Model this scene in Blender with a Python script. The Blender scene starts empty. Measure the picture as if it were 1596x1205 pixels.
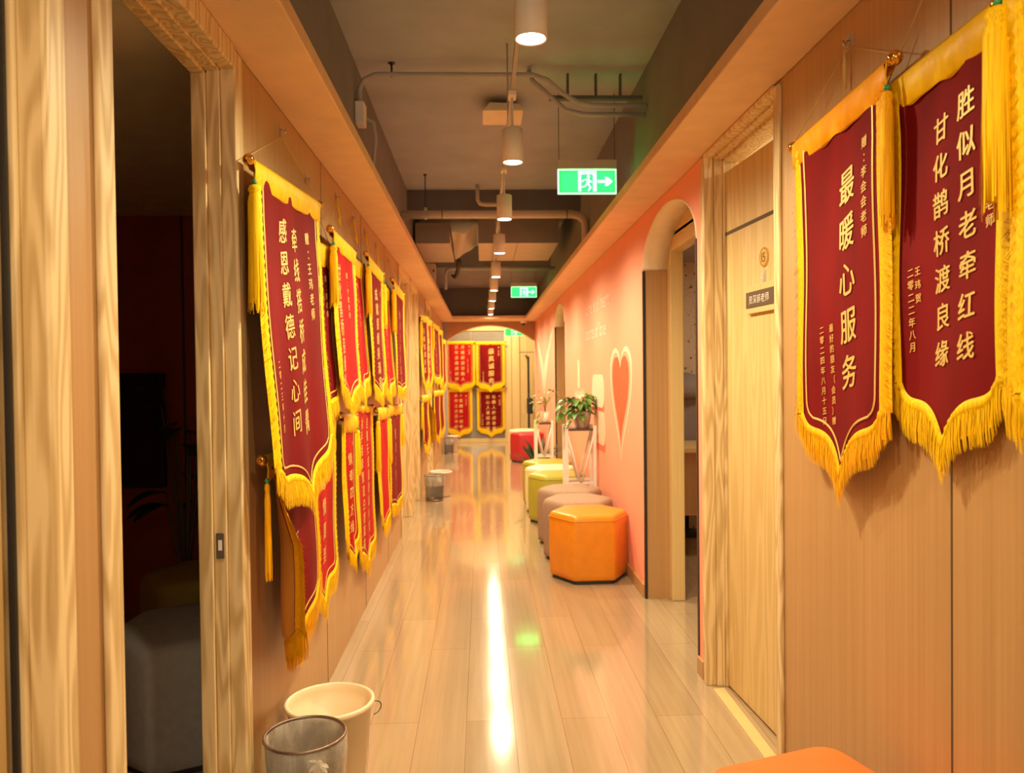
import bpy, bmesh, math, random
from mathutils import Vector, Matrix

random.seed(7)
PI = math.pi
S = bpy.context.scene
COL = S.collection

# ------------------------------------------------------------------ camera, world, exposure, lights
HC = 1.307
FOC = 1205.0


def pix_dir(u, v):
    return Vector(((u - 798.0) / FOC, -(v - 602.5) / FOC, -1.0))


_f = pix_dir(751, 582.5).normalized()          # the corridor axis seen in the camera's own frame
_u = Vector((-0.012, 1.0, 0.0))
_u = (_u - _f * _u.dot(_f)).normalized()
_r = _f.cross(_u)
cam_data = bpy.data.cameras.new('camera')
cam_data.sensor_width = 36.0
cam_data.lens = FOC / 1596.0 * 36.0
cam_data.clip_start = 0.02
cam_data.dof.use_dof = True
cam_data.dof.focus_distance = 2.3
cam_data.dof.aperture_fstop = 5.0
cam = bpy.data.objects.new('camera', cam_data)
COL.objects.link(cam)
cam.matrix_world = Matrix.Translation((0, 0, HC)) @ Matrix((_r, _f, _u)).to_4x4()
S.camera = cam

world = bpy.data.worlds.new('world')
S.world = world
world.use_nodes = True
world.node_tree.nodes['Background'].inputs[0].default_value = (0.9, 0.75, 0.6, 1)
world.node_tree.nodes['Background'].inputs[1].default_value = 0.01

S.view_settings.view_transform = 'Standard'
S.view_settings.look = 'None'
S.view_settings.gamma = 1.0
S.view_settings.use_curve_mapping = False
S.view_settings.exposure = 1.0
try:
    S.cycles.use_denoising = True
    S.cycles.max_bounces = 8
    S.cycles.diffuse_bounces = 5
    S.cycles.sample_clamp_indirect = 8.0
except Exception:
    pass

WARM = (1.0, 0.855, 0.53)
LAMP_X = 0.15
LAMP_Z = 2.25
LAMP_Y = [2.2, 3.48, 4.76, 6.1, 7.6, 8.85, 10.1, 11.3, 12.45]


def spot(name, loc, energy, color=WARM, size=164, blend=0.7, radius=0.04):
    l = bpy.data.lights.new(name, 'SPOT')
    l.energy = energy
    l.color = color
    l.spot_size = math.radians(size)
    l.spot_blend = blend
    l.shadow_soft_size = radius
    o = bpy.data.objects.new(name, l)
    o.location = loc
    COL.objects.link(o)
    return o


def area(name, loc, rot, sx, sy, energy, color=WARM):
    l = bpy.data.lights.new(name, 'AREA')
    l.shape = 'RECTANGLE'
    l.size = sx
    l.size_y = sy
    l.energy = energy
    l.color = color
    o = bpy.data.objects.new(name, l)
    o.location = loc
    o.rotation_euler = rot
    COL.objects.link(o)
    return o


LAMP_W = 58.0
for y, k in [(-0.4, 0.3), (0.9, 0.32)] + [(q, 1.0) for q in LAMP_Y]:
    spot('lamp_light', (LAMP_X, y, LAMP_Z - 0.01), LAMP_W * k)
# unseen fill light added behind the camera, then the rooms that open off the corridor
area('rear_fill', (0.1, -2.2, 1.9), (math.radians(78), 0, 0), 1.2, 0.7, 16.0, (1.0, 0.8, 0.55))
area('office_light', (2.2, 2.3, 2.35), (0, 0, 0), 0.6, 0.6, 22.0, (1.0, 0.85, 0.62))
area('study_light', (2.0, 4.9, 2.15), (0, 0, 0), 0.5, 0.5, 6.0, (1.0, 0.8, 0.55))
area('lobby_light', (0.2, 13.9, 2.62), (math.radians(-12), 0, 0), 0.8, 0.3, 30.0, WARM)

# ------------------------------------------------------------------ helpers


class MB:
    """collects shapes in world coordinates and links them as ONE mesh object"""

    def __init__(self):
        self.v = []
        self.f = []
        self.flat = []

    def add(self, verts, faces, flat=False):
        n = len(self.v)
        self.v += [tuple(p) for p in verts]
        self.f += [tuple(n + i for i in f) for f in faces]
        self.flat += [flat] * len(faces)
        return self

    def box(self, x0, x1, y0, y1, z0, z1, bev=0.0):
        if bev <= 0:
            v = [(x, y, z) for x in (x0, x1) for y in (y0, y1) for z in (z0, z1)]
            f = [(0, 1, 3, 2), (4, 6, 7, 5), (0, 4, 5, 1), (2, 3, 7, 6), (0, 2, 6, 4), (1, 5, 7, 3)]
            return self.add(v, f, True)
        bm = bmesh.new()
        bmesh.ops.create_cube(bm, size=1.0)
        for q in bm.verts:
            q.co = Vector(((x0 + x1) / 2 + q.co.x * (x1 - x0), (y0 + y1) / 2 + q.co.y * (y1 - y0), (z0 + z1) / 2 + q.co.z * (z1 - z0)))
        bmesh.ops.bevel(bm, geom=bm.edges[:], offset=bev, segments=2, affect='EDGES', profile=0.5)
        bm.verts.index_update()
        self.add([q.co for q in bm.verts], [[q.index for q in f.verts] for f in bm.faces], True)
        bm.free()
        return self

    def tube(self, pts, r, n=8, closed=False, caps=True):
        pts = [Vector(p) for p in pts]
        rs = r if isinstance(r, (list, tuple)) else [r] * len(pts)
        rings = []
        prev = None
        for i, p in enumerate(pts):
            a = pts[max(i - 1, 0)]
            b = pts[min(i + 1, len(pts) - 1)]
            if closed:
                a = pts[i - 1]
                b = pts[(i + 1) % len(pts)]
            t = (b - a).normalized()
            if prev is None:
                ref = Vector((0, 0, 1)) if abs(t.z) < 0.9 else Vector((1, 0, 0))
                e = t.cross(ref).normalized()
            else:
                e = (prev - t * prev.dot(t)).normalized()
            prev = e
            g = t.cross(e)
            rings.append([p + (e * math.cos(2 * PI * k / n) + g * math.sin(2 * PI * k / n)) * rs[i] for k in range(n)])
        v = [q for ring in rings for q in ring]
        f = []
        m = len(rings)
        for i in range(m if closed else m - 1):
            j = (i + 1) % m
            for k in range(n):
                f.append((i * n + k, i * n + (k + 1) % n, j * n + (k + 1) % n, j * n + k))
        if caps and not closed:
            f.append(tuple(range(n - 1, -1, -1)))
            f.append(tuple((m - 1) * n + k for k in range(n)))
        return self.add(v, f)

    def lathe(self, c, prof, n=32, axis='Z', wob=None):
        """prof: (radius, height) pairs round an axis through c"""
        c = Vector(c)
        v = []
        for (r, h) in prof:
            for k in range(n):
                a = 2 * PI * k / n
                rr = r * (1 + (wob(a, h) if wob else 0))
                x, y = rr * math.cos(a), rr * math.sin(a)
                if axis == 'Z':
                    v.append(c + Vector((x, y, h)))
                elif axis == 'Y':
                    v.append(c + Vector((x, h, y)))
                else:
                    v.append(c + Vector((h, x, y)))
        f = []
        for i in range(len(prof) - 1):
            for k in range(n):
                f.append((i * n + k, i * n + (k + 1) % n, (i + 1) * n + (k + 1) % n, (i + 1) * n + k))
        return self.add(v, f)

    def ball(self, c, r, n=14, m=10, sz=(1, 1, 1)):
        c = Vector(c)
        prof = [(math.sin(PI * i / m), -math.cos(PI * i / m)) for i in range(m + 1)]
        v = []
        for (a, b) in prof:
            for k in range(n):
                v.append(c + Vector((r * sz[0] * a * math.cos(2 * PI * k / n), r * sz[1] * a * math.sin(2 * PI * k / n), r * sz[2] * b)))
        f = []
        for i in range(m):
            for k in range(n):
                f.append((i * n + k, i * n + (k + 1) % n, (i + 1) * n + (k + 1) % n, (i + 1) * n + k))
        return self.add(v, f)

    def prism(self, poly, fn0, fn1):
        """a 2D outline given depth: fn0/fn1 turn (a, b) into the two faces' points"""
        n = len(poly)
        v = [fn0(*p) for p in poly] + [fn1(*p) for p in poly]
        f = [tuple(range(n)), tuple(range(2 * n - 1, n - 1, -1))]
        for i in range(n):
            j = (i + 1) % n
            f.append((i, n + i, n + j, j))
        return self.add(v, f, True)

    def map(self, fn):
        self.v = [tuple(fn(Vector(p))) for p in self.v]
        return self

    def build(self, name, mat, parent=None, kind=None, recalc=True):
        me = bpy.data.meshes.new(name)
        off = Vector((0, 0, 0))
        p = parent
        while p is not None:
            off += p.location
            p = p.parent
        me.from_pydata([tuple(Vector(q) - off) for q in self.v], [], self.f)
        me.polygons.foreach_set('use_smooth', [not b for b in self.flat])
        me.materials.append(mat)
        if recalc:
            bm = bmesh.new()
            bm.from_mesh(me)
            bmesh.ops.recalc_face_normals(bm, faces=bm.faces)
            bm.to_mesh(me)
            bm.free()
        me.update()
        o = bpy.data.objects.new(name, me)
        COL.objects.link(o)
        if parent:
            o.parent = parent
        if kind:
            o['kind'] = kind
        return o


def thing(name, loc, label, cat, group=None):
    o = bpy.data.objects.new(name, None)
    o.empty_display_size = 0.05
    o.location = loc
    COL.objects.link(o)
    o['label'] = label
    o['category'] = cat
    if group:
        o['group'] = group
    return o


def tag(o, label, cat, group=None):
    o['label'] = label
    o['category'] = cat
    if group:
        o['group'] = group
    return o


def copy_tree(o, parent=None):
    c = o.copy()
    COL.objects.link(c)
    if parent:
        c.parent = parent
    for ch in list(o.children):
        copy_tree(ch, c)
    return c


def again(src, loc, label, rotz=None, mats=None):
    c = copy_tree(src)
    c.location = loc
    c['label'] = label
    if rotz is not None:
        c.rotation_euler = (0, 0, rotz)
    return c


# ------------------------------------------------------------------ materials


class NT:
    def __init__(self, name):
        self.m = bpy.data.materials.new(name)
        self.m.use_nodes = True
        self.n = self.m.node_tree.nodes
        self.l = self.m.node_tree.links
        self.b = self.n['Principled BSDF']

    def node(self, t, **kw):
        x = self.n.new(t)
        for k, v in kw.items():
            if k.startswith('_'):
                setattr(x, k[1:], v)
            else:
                x.inputs[k.replace('__', ' ')].default_value = v
        return x

    def link(self, a, b):
        self.l.new(a, b)

    def coords(self, scale=(1, 1, 1), loc=(0, 0, 0), rot=(0, 0, 0), which='Object'):
        tc = self.n.new('ShaderNodeTexCoord')
        mp = self.n.new('ShaderNodeMapping')
        mp.inputs['Scale'].default_value = scale
        mp.inputs['Location'].default_value = loc
        mp.inputs['Rotation'].default_value = rot
        self.link(tc.outputs[which], mp.inputs['Vector'])
        return mp.outputs[0]

    def ramp(self, fac, stops):
        r = self.n.new('ShaderNodeValToRGB')
        while len(r.color_ramp.elements) < len(stops):
            r.color_ramp.elements.new(0.5)
        for e, (p, c) in zip(r.color_ramp.elements, stops):
            e.position = p
            e.color = (c[0], c[1], c[2], 1)
        self.link(fac, r.inputs[0])
        return r.outputs[0]

    def noise(self, vec, scale=5, detail=3, rough=0.55, dist=0.0):
        x = self.n.new('ShaderNodeTexNoise')
        x.inputs['Scale'].default_value = scale
        x.inputs['Detail'].default_value = detail
        x.inputs['Roughness'].default_value = rough
        x.inputs['Distortion'].default_value = dist
        self.link(vec, x.inputs['Vector'])
        return x.outputs[0]

    def math(self, op, a, b=None):
        x = self.n.new('ShaderNodeMath')
        x.operation = op
        for i, q in enumerate((a, b)):
            if q is None:
                continue
            if isinstance(q, (int, float)):
                x.inputs[i].default_value = q
            else:
                self.link(q, x.inputs[i])
        return x.outputs[0]

    def mix(self, fac, a, b, mode='MIX'):
        x = self.n.new('ShaderNodeMix')
        x.data_type = 'RGBA'
        x.blend_type = mode
        for i, q in ((0, fac), (6, a), (7, b)):
            if isinstance(q, (int, float)):
                x.inputs[i].default_value = q
            elif isinstance(q, tuple):
                x.inputs[i].default_value = (q[0], q[1], q[2], 1)
            else:
                self.link(q, x.inputs[i])
        return x.outputs[2]

    def bump(self, h, strength=0.2, dist=0.002):
        x = self.n.new('ShaderNodeBump')
        x.inputs['Strength'].default_value = strength
        x.inputs['Distance'].default_value = dist
        self.link(h, x.inputs['Height'])
        self.link(x.outputs[0], self.b.inputs['Normal'])

    def base(self, c):
        if isinstance(c, tuple):
            self.b.inputs['Base Color'].default_value = (c[0], c[1], c[2], 1)
        else:
            self.link(c, self.b.inputs['Base Color'])

    def set(self, **kw):
        for k, v in kw.items():
            self.b.inputs[k.replace('_', ' ')].default_value = v
        return self


def paint(name, c, rough=0.6, var=0.06, scale=9, bump=0.05, **kw):
    t = NT(name)
    n = t.noise(t.coords(), scale, 4)
    t.base(t.ramp(n, [(0.3, tuple(x * (1 - var) for x in c)), (0.7, tuple(min(1, x * (1 + var)) for x in c))]))
    t.set(Roughness=rough, **kw)
    if bump:
        t.bump(t.noise(t.coords(), scale * 25, 2), bump, 0.001)
    return t.m


def swirl_wood(name, light, dark, rough=0.42, sc=(7, 7, 0.75), rings=11.0):
    """ash boards with long cathedral rings"""
    t = NT(name)
    n = t.noise(t.coords(sc), 1.0, 1.5, 0.45)
    w = t.math('SINE', t.math('MULTIPLY', n, rings * 2 * PI))
    w = t.math('ADD', t.math('MULTIPLY', w, 0.5), 0.5)
    fine = t.noise(t.coords((260, 260, 3)), 1.0, 2)
    big = t.math('ADD', t.math('MULTIPLY', w, 0.62), t.math('MULTIPLY', fine, 0.38))
    mid = tuple(0.5 * (a + b) for a, b in zip(light, dark))
    t.base(t.ramp(big, [(0.12, dark), (0.42, mid), (0.72, light)]))
    t.set(Roughness=rough)
    t.bump(fine, 0.12, 0.001)
    return t.m


def veneer(name, light, dark, rough=0.4, sc=(70, 70, 0.9)):
    """fine straight upright grain"""
    t = NT(name)
    a = t.noise(t.coords(sc), 1.0, 3, 0.6)
    b = t.noise(t.coords((6, 6, 0.3)), 1.0, 2)
    t.base(t.ramp(t.math('ADD', t.math('MULTIPLY', a, 0.65), t.math('MULTIPLY', b, 0.35)), [(0.3, dark), (0.68, light)]))
    t.set(Roughness=rough)
    return t.m


def floor_mat():
    t = NT('laminate_floor')
    v = t.coords((1, 1, 1), (0.0, 0.073, 0), (0, 0, PI / 2))
    br = t.n.new('ShaderNodeTexBrick')
    br.offset = 0.37
    br.offset_frequency = 2
    t.link(v, br.inputs['Vector'])
    for k, q in (('Scale', 1.0), ('Mortar Size', 0.0016), ('Mortar Smooth', 0.2), ('Brick Width', 1.22), ('Row Height', 0.1795), ('Bias', 0.0)):
        br.inputs[k].default_value = q
    br.inputs['Color1'].default_value = (0.40, 0.29, 0.18, 1)
    br.inputs['Color2'].default_value = (0.47, 0.345, 0.22, 1)
    br.inputs['Mortar'].default_value = (0.30, 0.20, 0.12, 1)
    g = t.noise(t.coords((38, 1.1, 1)), 1.0, 4, 0.6)
    g2 = t.noise(t.coords((5, 0.7, 1)), 1.0, 2)
    gr = t.ramp(t.math('ADD', t.math('MULTIPLY', g, 0.6), t.math('MULTIPLY', g2, 0.4)), [(0.3, (0.80, 0.78, 0.74)), (0.7, (1.08, 1.07, 1.05))])
    t.base(t.mix(1.0, br.outputs['Color'], gr, 'MULTIPLY'))
    rr = t.noise(t.coords((3, 3, 1)), 1.0, 2)
    t.link(t.math('ADD', t.math('MULTIPLY', rr, 0.05), 0.09), t.b.inputs['Roughness'])
    t.set(Coat_Weight=0.5, Coat_Roughness=0.06)
    t.bump(br.outputs['Fac'], -0.25, 0.001)
    return t.m


def cloth_mat(name, c, rough=0.75, sheen=0.06, tint=(1, 0.25, 0.2)):
    t = NT(name)
    n = t.noise(t.coords((9, 9, 3)), 1.0, 3)
    t.base(t.ramp(n, [(0.3, tuple(x * 0.8 for x in c)), (0.7, tuple(min(1, x * 1.15) for x in c))]))
    t.set(Roughness=rough, Sheen_Weight=sheen, Sheen_Roughness=0.35, Specular_IOR_Level=0.12)
    t.b.inputs['Sheen Tint'].default_value = (*tint, 1)
    t.bump(t.noise(t.coords(), 900, 1), 0.08, 0.0005)
    return t.m


def fibre_mat(name, c, sc=(380, 380, 8)):
    t = NT(name)
    n = t.noise(t.coords(sc), 1.0, 2)
    t.base(t.ramp(n, [(0.28, (c[0] * 0.72, c[1] * 0.58, c[2] * 0.5)), (0.6, c)]))
    t.set(Roughness=0.6, Specular_IOR_Level=0.15)
    t.bump(n, 0.3, 0.002)
    return t.m


def satin_mat(name, c):
    t = NT(name)
    n = t.noise(t.coords((26, 26, 12)), 1.0, 3, 0.6, 0.6)
    t.base(t.ramp(n, [(0.3, (c[0] * 0.85, c[1] * 0.75, c[2] * 0.7)), (0.65, c)]))
    t.set(Roughness=0.45, Specular_IOR_Level=0.25)
    t.bump(n, 0.35, 0.006)
    return t.m


def metal(name, c, rough=0.25, met=1.0):
    t = NT(name)
    n = t.noise(t.coords(), 40, 3)
    t.base(t.ramp(n, [(0.3, tuple(x * 0.9 for x in c)), (0.7, c)]))
    t.set(Roughness=rough, Metallic=met)
    return t.m


def emit(name, c, s, tex=None):
    t = NT(name)
    if tex:
        n = t.noise(t.coords(), tex, 2)
        col = t.ramp(n, [(0.3, tuple(x * 0.7 for x in c)), (0.7, c)])
        t.link(col, t.b.inputs['Emission Color'])
    else:
        t.b.inputs['Emission Color'].default_value = (*c, 1)
    t.base(tuple(min(1, x) * 0.15 for x in c))
    t.b.inputs['Emission Strength'].default_value = s
    t.set(Roughness=0.5)
    return t.m


def clear_mat(name, c, amount=0.75, rough=0.1):
    """thin clear plastic film: part gloss, part see-through"""
    t = NT(name)
    tr = t.n.new('ShaderNodeBsdfTransparent')
    mx = t.n.new('ShaderNodeMixShader')
    n = t.noise(t.coords((20, 20, 6)), 1.0, 3)
    t.link(t.math('MULTIPLY', t.math('ADD', n, 0.5), amount), mx.inputs[0])
    t.base(c)
    t.set(Roughness=rough)
    out = t.n['Material Output']
    t.link(t.b.outputs[0], mx.inputs[1])
    t.link(tr.outputs[0], mx.inputs[2])
    t.link(mx.outputs[0], out.inputs[0])
    return t.m


def wire_mesh_mat(name, c):
    """expanded steel mesh: crossed wires with open holes"""
    t = NT(name)
    tc = t.n.new('ShaderNodeTexCoord')
    sep = t.n.new('ShaderNodeSeparateXYZ')
    t.link(tc.outputs['Object'], sep.inputs[0])
    ang = t.math('ARCTAN2', sep.outputs[1], sep.outputs[0])
    a = t.math('MULTIPLY', ang, 60.0)
    z = t.math('MULTIPLY', sep.outputs[2], 560.0)
    s1 = t.math('ABSOLUTE', t.math('SINE', t.math('ADD', a, z)))
    s2 = t.math('ABSOLUTE', t.math('SINE', t.math('SUBTRACT', a, z)))
    hole = t.math('GREATER_THAN', t.math('MINIMUM', s1, s2), 0.52)
    tr = t.n.new('ShaderNodeBsdfTransparent')
    mx = t.n.new('ShaderNodeMixShader')
    t.link(hole, mx.inputs[0])
    t.base(c)
    t.set(Roughness=0.4, Metallic=0.6)
    t.link(t.b.outputs[0], mx.inputs[1])
    t.link(tr.outputs[0], mx.inputs[2])
    t.link(mx.outputs[0], t.n['Material Output'].inputs[0])
    return t.m


def dots_mat():
    t = NT('dotted_wallpaper')
    vo = t.n.new('ShaderNodeTexVoronoi')
    vo.inputs['Scale'].default_value = 20
    vo.inputs['Randomness'].default_value = 0.9
    t.link(t.coords(), vo.inputs['Vector'])
    big = t.math('LESS_THAN', vo.outputs['Distance'], 0.2)
    vo2 = t.n.new('ShaderNodeTexVoronoi')
    vo2.inputs['Scale'].default_value = 38
    t.link(t.coords(), vo2.inputs['Vector'])
    sm = t.math('LESS_THAN', vo2.outputs['Distance'], 0.17)
    c = t.mix(big, (0.74, 0.62, 0.44), (0.22, 0.13, 0.06))
    t.base(t.mix(t.math('MULTIPLY', sm, 0.8), c, (0.4, 0.16, 0.07)))
    t.set(Roughness=0.7)
    return t.m


def heart_mat():
    t = NT('heart_paint')
    n = t.noise(t.coords((1, 1, 1)), 90, 2, 0.7)
    g = t.n.new('ShaderNodeTexCoord')
    t.base(t.ramp(n, [(0.35, (0.80, 0.075, 0.03)), (0.7, (0.95, 0.17, 0.07))]))
    t.set(Roughness=0.55)
    return t.m


M = {
    'floor': floor_mat(),
    'ash': swirl_wood('ash_boards', (0.80, 0.62, 0.34), (0.56, 0.385, 0.165), sc=(15, 15, 1.7), rings=8.0),
    'ash_plain': veneer('ash_veneer', (0.76, 0.57, 0.27), (0.66, 0.47, 0.20), sc=(110, 110, 2.0)),
    'ash_door': swirl_wood('ash_door_face', (0.72, 0.53, 0.24), (0.62, 0.44, 0.18), sc=(9, 9, 1.0), rings=7),
    'panel': veneer('oak_wall_panel', (0.54, 0.315, 0.135), (0.43, 0.24, 0.095)),
    'soffit': paint('soffit_paint', (0.80, 0.55, 0.32), 0.6),
    'slab': paint('slab_paint', (0.42, 0.45, 0.50), 0.8, 0.1, 3),
    'slab_dark': paint('beam_paint', (0.13, 0.12, 0.12), 0.8, 0.1, 3),
    'upper': paint('upper_wall_paint', (0.23, 0.225, 0.235), 0.8, 0.1, 3),
    'pink': paint('coral_paint', (0.90, 0.37, 0.25), 0.62, 0.03, 4),
    'cream': paint('cream_paint', (0.88, 0.77, 0.55), 0.55),
    'cream_trim': paint('cream_mural_paint', (0.92, 0.66, 0.50), 0.6, 0.05, 30),
    'mural_white': paint('white_mural_paint', (0.90, 0.66, 0.49), 0.6, 0.05, 30),
    'wing': paint('pale_wing_paint', (0.92, 0.58, 0.42), 0.6, 0.06, 20),
    'mural_red': paint('red_mural_paint', (0.90, 0.16, 0.08), 0.6, 0.1, 30),
    'heart': heart_mat(),
    'black_edge': paint('black_edging', (0.02, 0.016, 0.014), 0.4),
    'grey_wall': paint('grey_paint', (0.36, 0.33, 0.33), 0.7),
    'brown_wall': paint('brown_arch_paint', (0.50, 0.27, 0.14), 0.65),
    'dark_red': paint('dark_red_paint', (0.42, 0.09, 0.04), 0.7),
    'study': dots_mat(),
    'crimson': cloth_mat('crimson_velvet', (0.18, 0.003, 0.004)),
    'red': cloth_mat('red_velvet', (0.44, 0.008, 0.008)),
    'back': cloth_mat('orange_lining', (0.66, 0.30, 0.05), 0.7, 0.1),
    'gold_text': metal('gold_flock', (0.85, 0.56, 0.17), 0.45, 0.25),
    'gold_pipe': metal('gold_piping', (0.86, 0.54, 0.16), 0.4, 0.2),
    'yellow': fibre_mat('yellow_fringe', (1.0, 0.64, 0.005)),
    'orange_f': fibre_mat('amber_fringe', (1.0, 0.52, 0.005)),
    'satin_y': satin_mat('yellow_satin', (0.98, 0.62, 0.008)),
    'satin_o': satin_mat('amber_satin', (0.98, 0.42, 0.008)),
    'gold': metal('gold_plastic', (0.83, 0.45, 0.09), 0.12, 0.9),
    'cord': paint('gold_cord', (0.62, 0.42, 0.12), 0.6),
    'bead': paint('green_bead', (0.04, 0.30, 0.12), 0.3),
    'clear': clear_mat('clear_plastic', (0.9, 0.85, 0.78), 0.6, 0.08),
    'bag': clear_mat('plastic_bag', (0.88, 0.80, 0.68), 0.72, 0.25),
    'white': paint('white_metal', (0.84, 0.80, 0.74), 0.4),
    'lampbody': paint('lamp_white', (0.86, 0.80, 0.70), 0.5),
    'lens': emit('lamp_lens', (1.0, 0.88, 0.66), 26.0),
    'grey_pipe': paint('grey_conduit', (0.42, 0.40, 0.38), 0.45),
    'steel': metal('brushed_steel', (0.55, 0.5, 0.44), 0.35),
    'rod': metal('dark_rod', (0.10, 0.09, 0.08), 0.5),
    'sheet': metal('duct_sheet', (0.5, 0.47, 0.43), 0.45, 0.4),
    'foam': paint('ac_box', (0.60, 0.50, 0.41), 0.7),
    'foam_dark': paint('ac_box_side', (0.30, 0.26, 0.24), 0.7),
    'film': paint('draped_film', (0.46, 0.40, 0.36), 0.4),
    'exit_green': emit('exit_green', (0.015, 0.50, 0.055), 0.95, 18),
    'exit_white': emit('exit_white', (0.60, 1.0, 0.66), 0.7),
    'exit_case': paint('exit_housing', (0.62, 0.52, 0.40), 0.5),
    'orange_l': paint('orange_leather', (0.72, 0.255, 0.012), 0.34, 0.06, 14, 0.12),
    'orange_b': paint('bright_orange_fabric', (0.88, 0.17, 0.02), 0.7),
    'taupe': paint('taupe_fabric', (0.36, 0.24, 0.165), 0.85, 0.08, 40, 0.2),
    'lime': paint('lime_leather', (0.40, 0.37, 0.035), 0.36, 0.05, 14, 0.12),
    'creml': paint('cream_leather', (0.85, 0.70, 0.46), 0.36, 0.05, 14, 0.1),
    'redl': paint('red_leather', (0.50, 0.02, 0.03), 0.4, 0.05, 14, 0.1),
    'greyf': paint('grey_fabric', (0.42, 0.42, 0.42), 0.85, 0.08, 40, 0.2),
    'olive': paint('olive_fabric', (0.36, 0.26, 0.04), 0.85),
    'bucket': paint('cream_plastic', (0.80, 0.64, 0.42), 0.35, 0.02),
    'pinkbucket': paint('pale_pink_plastic', (0.86, 0.62, 0.52), 0.35, 0.02),
    'wiremesh': wire_mesh_mat('wire_mesh', (0.10, 0.085, 0.075)),
    'bronze': metal('bronze_rim', (0.26, 0.18, 0.14), 0.35, 0.7),
    'dark': paint('dark_plastic', (0.025, 0.022, 0.02), 0.45),
    'tv': paint('black_screen', (0.008, 0.008, 0.008), 0.25, 0.0, 5, 0),
    'shelf': paint('dark_shelf', (0.09, 0.055, 0.04), 0.4),
    'leaf': paint('green_leaf', (0.10, 0.22, 0.035), 0.4, 0.45, 30),
    'leaf_pale': paint('pale_leaf', (0.30, 0.36, 0.10), 0.45, 0.35, 30),
    'leaf_dark': paint('dark_leaf', (0.03, 0.075, 0.03), 0.45, 0.4, 30),
    'stem': paint('plant_stem', (0.22, 0.16, 0.05), 0.6),
    'petal': paint('white_petal', (0.90, 0.82, 0.66), 0.5),
    'concrete': paint('concrete_pot', (0.42, 0.34, 0.27), 0.85, 0.15, 60, 0.3),
    'whitepot': paint('white_pot', (0.86, 0.76, 0.62), 0.35),
    'soil': paint('soil', (0.06, 0.04, 0.025), 0.9, 0.3, 80),
    'plate_gold': metal('gold_plate', (0.86, 0.50, 0.10), 0.35, 0.4),
    'plate_dark': paint('dark_print', (0.11, 0.065, 0.04), 0.5),
    'print_white': paint('white_print', (0.88, 0.80, 0.68), 0.5),
    'groove': paint('panel_groove', (0.10, 0.06, 0.03), 0.7),
    'smoke_glass': None,
}
t = NT('smoked_glass')
t.base(t.ramp(t.noise(t.coords(), 4, 2), [(0.3, (0.30, 0.27, 0.22)), (0.7, (0.36, 0.32, 0.27))]))
t.set(Roughness=0.06, Alpha=0.8)
M['smoke_glass'] = t.m

# ------------------------------------------------------------------ the setting
LX, RX = -0.666, 0.93
ZS = 2.2          # underside of the soffits
ZC = 3.0          # slab
YB, YE = -2.6, 14.7
YARCH = 13.45


def struct(name, mb, mat, parent=None, recalc=True):
    return mb.build(name, mat, parent, 'structure' if parent is None else None, recalc)


struct('floor', MB().box(-4.2, 4.2, YB - 0.1, 16.6, -0.1, 0.0), M['floor'])
struct('ceiling', MB().box(LX - 0.14, RX + 0.16, YB - 0.1, YARCH, ZC, ZC + 0.12), M['slab'])
struct('wall_back', MB().box(LX - 0.14, RX + 0.16, YB - 0.12, YB, 0, ZC), M['panel'])

# soffits: thin boards hung along both walls with a lip at the open edge
struct('ceiling_soffit_left', MB().box(LX, -0.47, YB, 13.35, ZS, ZS + 0.05, 0.004), M['soffit'])
struct('ceiling_soffit_right', MB().box(0.727, RX, YB, 13.35, ZS, ZS + 0.05, 0.004), M['soffit'])
struct('ceiling_soffit_end', MB().box(-0.47, 0.727, 12.62, 13.35, ZS, ZS + 0.05, 0.004), M['soffit'])

# upper walls behind the soffits
struct('wall_left_upper', MB().box(LX - 0.1, LX, YB, 13.35, ZS, ZC), M['upper'])
struct('wall_right_upper', MB().box(RX, RX + 0.14, YB, 13.35, ZS, ZC), M['upper'])
# cross beam and lowered slab further on
struct('ceiling_beam', MB().box(LX, RX, 7.15, 7.5, 2.80, ZC), M['slab_dark'])
struct('ceiling_drop', MB().box(LX, RX, 10.3, 12.75, 2.72, ZC), M['upper'])
struct('ceiling_bulkhead', MB().box(LX, RX, 12.75, 13.35, ZS + 0.05, ZC), M['slab_dark'])

# left wall between its doorways: veneer panels with shadow gaps
A0, A1 = 0.55, 1.205      # closed door nearest the camera
B0, B1 = 1.425, 2.13      # open doorway
C0, C1 = 6.31, 7.12
D0, D1 = 7.34, 8.03
E0, E1 = 9.32, 10.08
TH = 0.10


def wall_run(name, x0, x1, segs, mat):
    for (a, b) in segs:
        struct(name, MB().box(x0, x1, a, b, 0, ZS), mat)


wall_run('wall_left', LX - TH, LX, [(YB, A0), (A1, B0), (B1, C0), (C1, D0), (D1, E0), (E1, YARCH)], M['panel'])
for y in (3.28, 4.36, 5.4):
    g = MB().box(LX - 0.001, LX + 0.0012, y - 0.002, y + 0.002, 0, ZS)
    struct('trim_5', g, M['groove'])

trim_no = [0]


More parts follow.
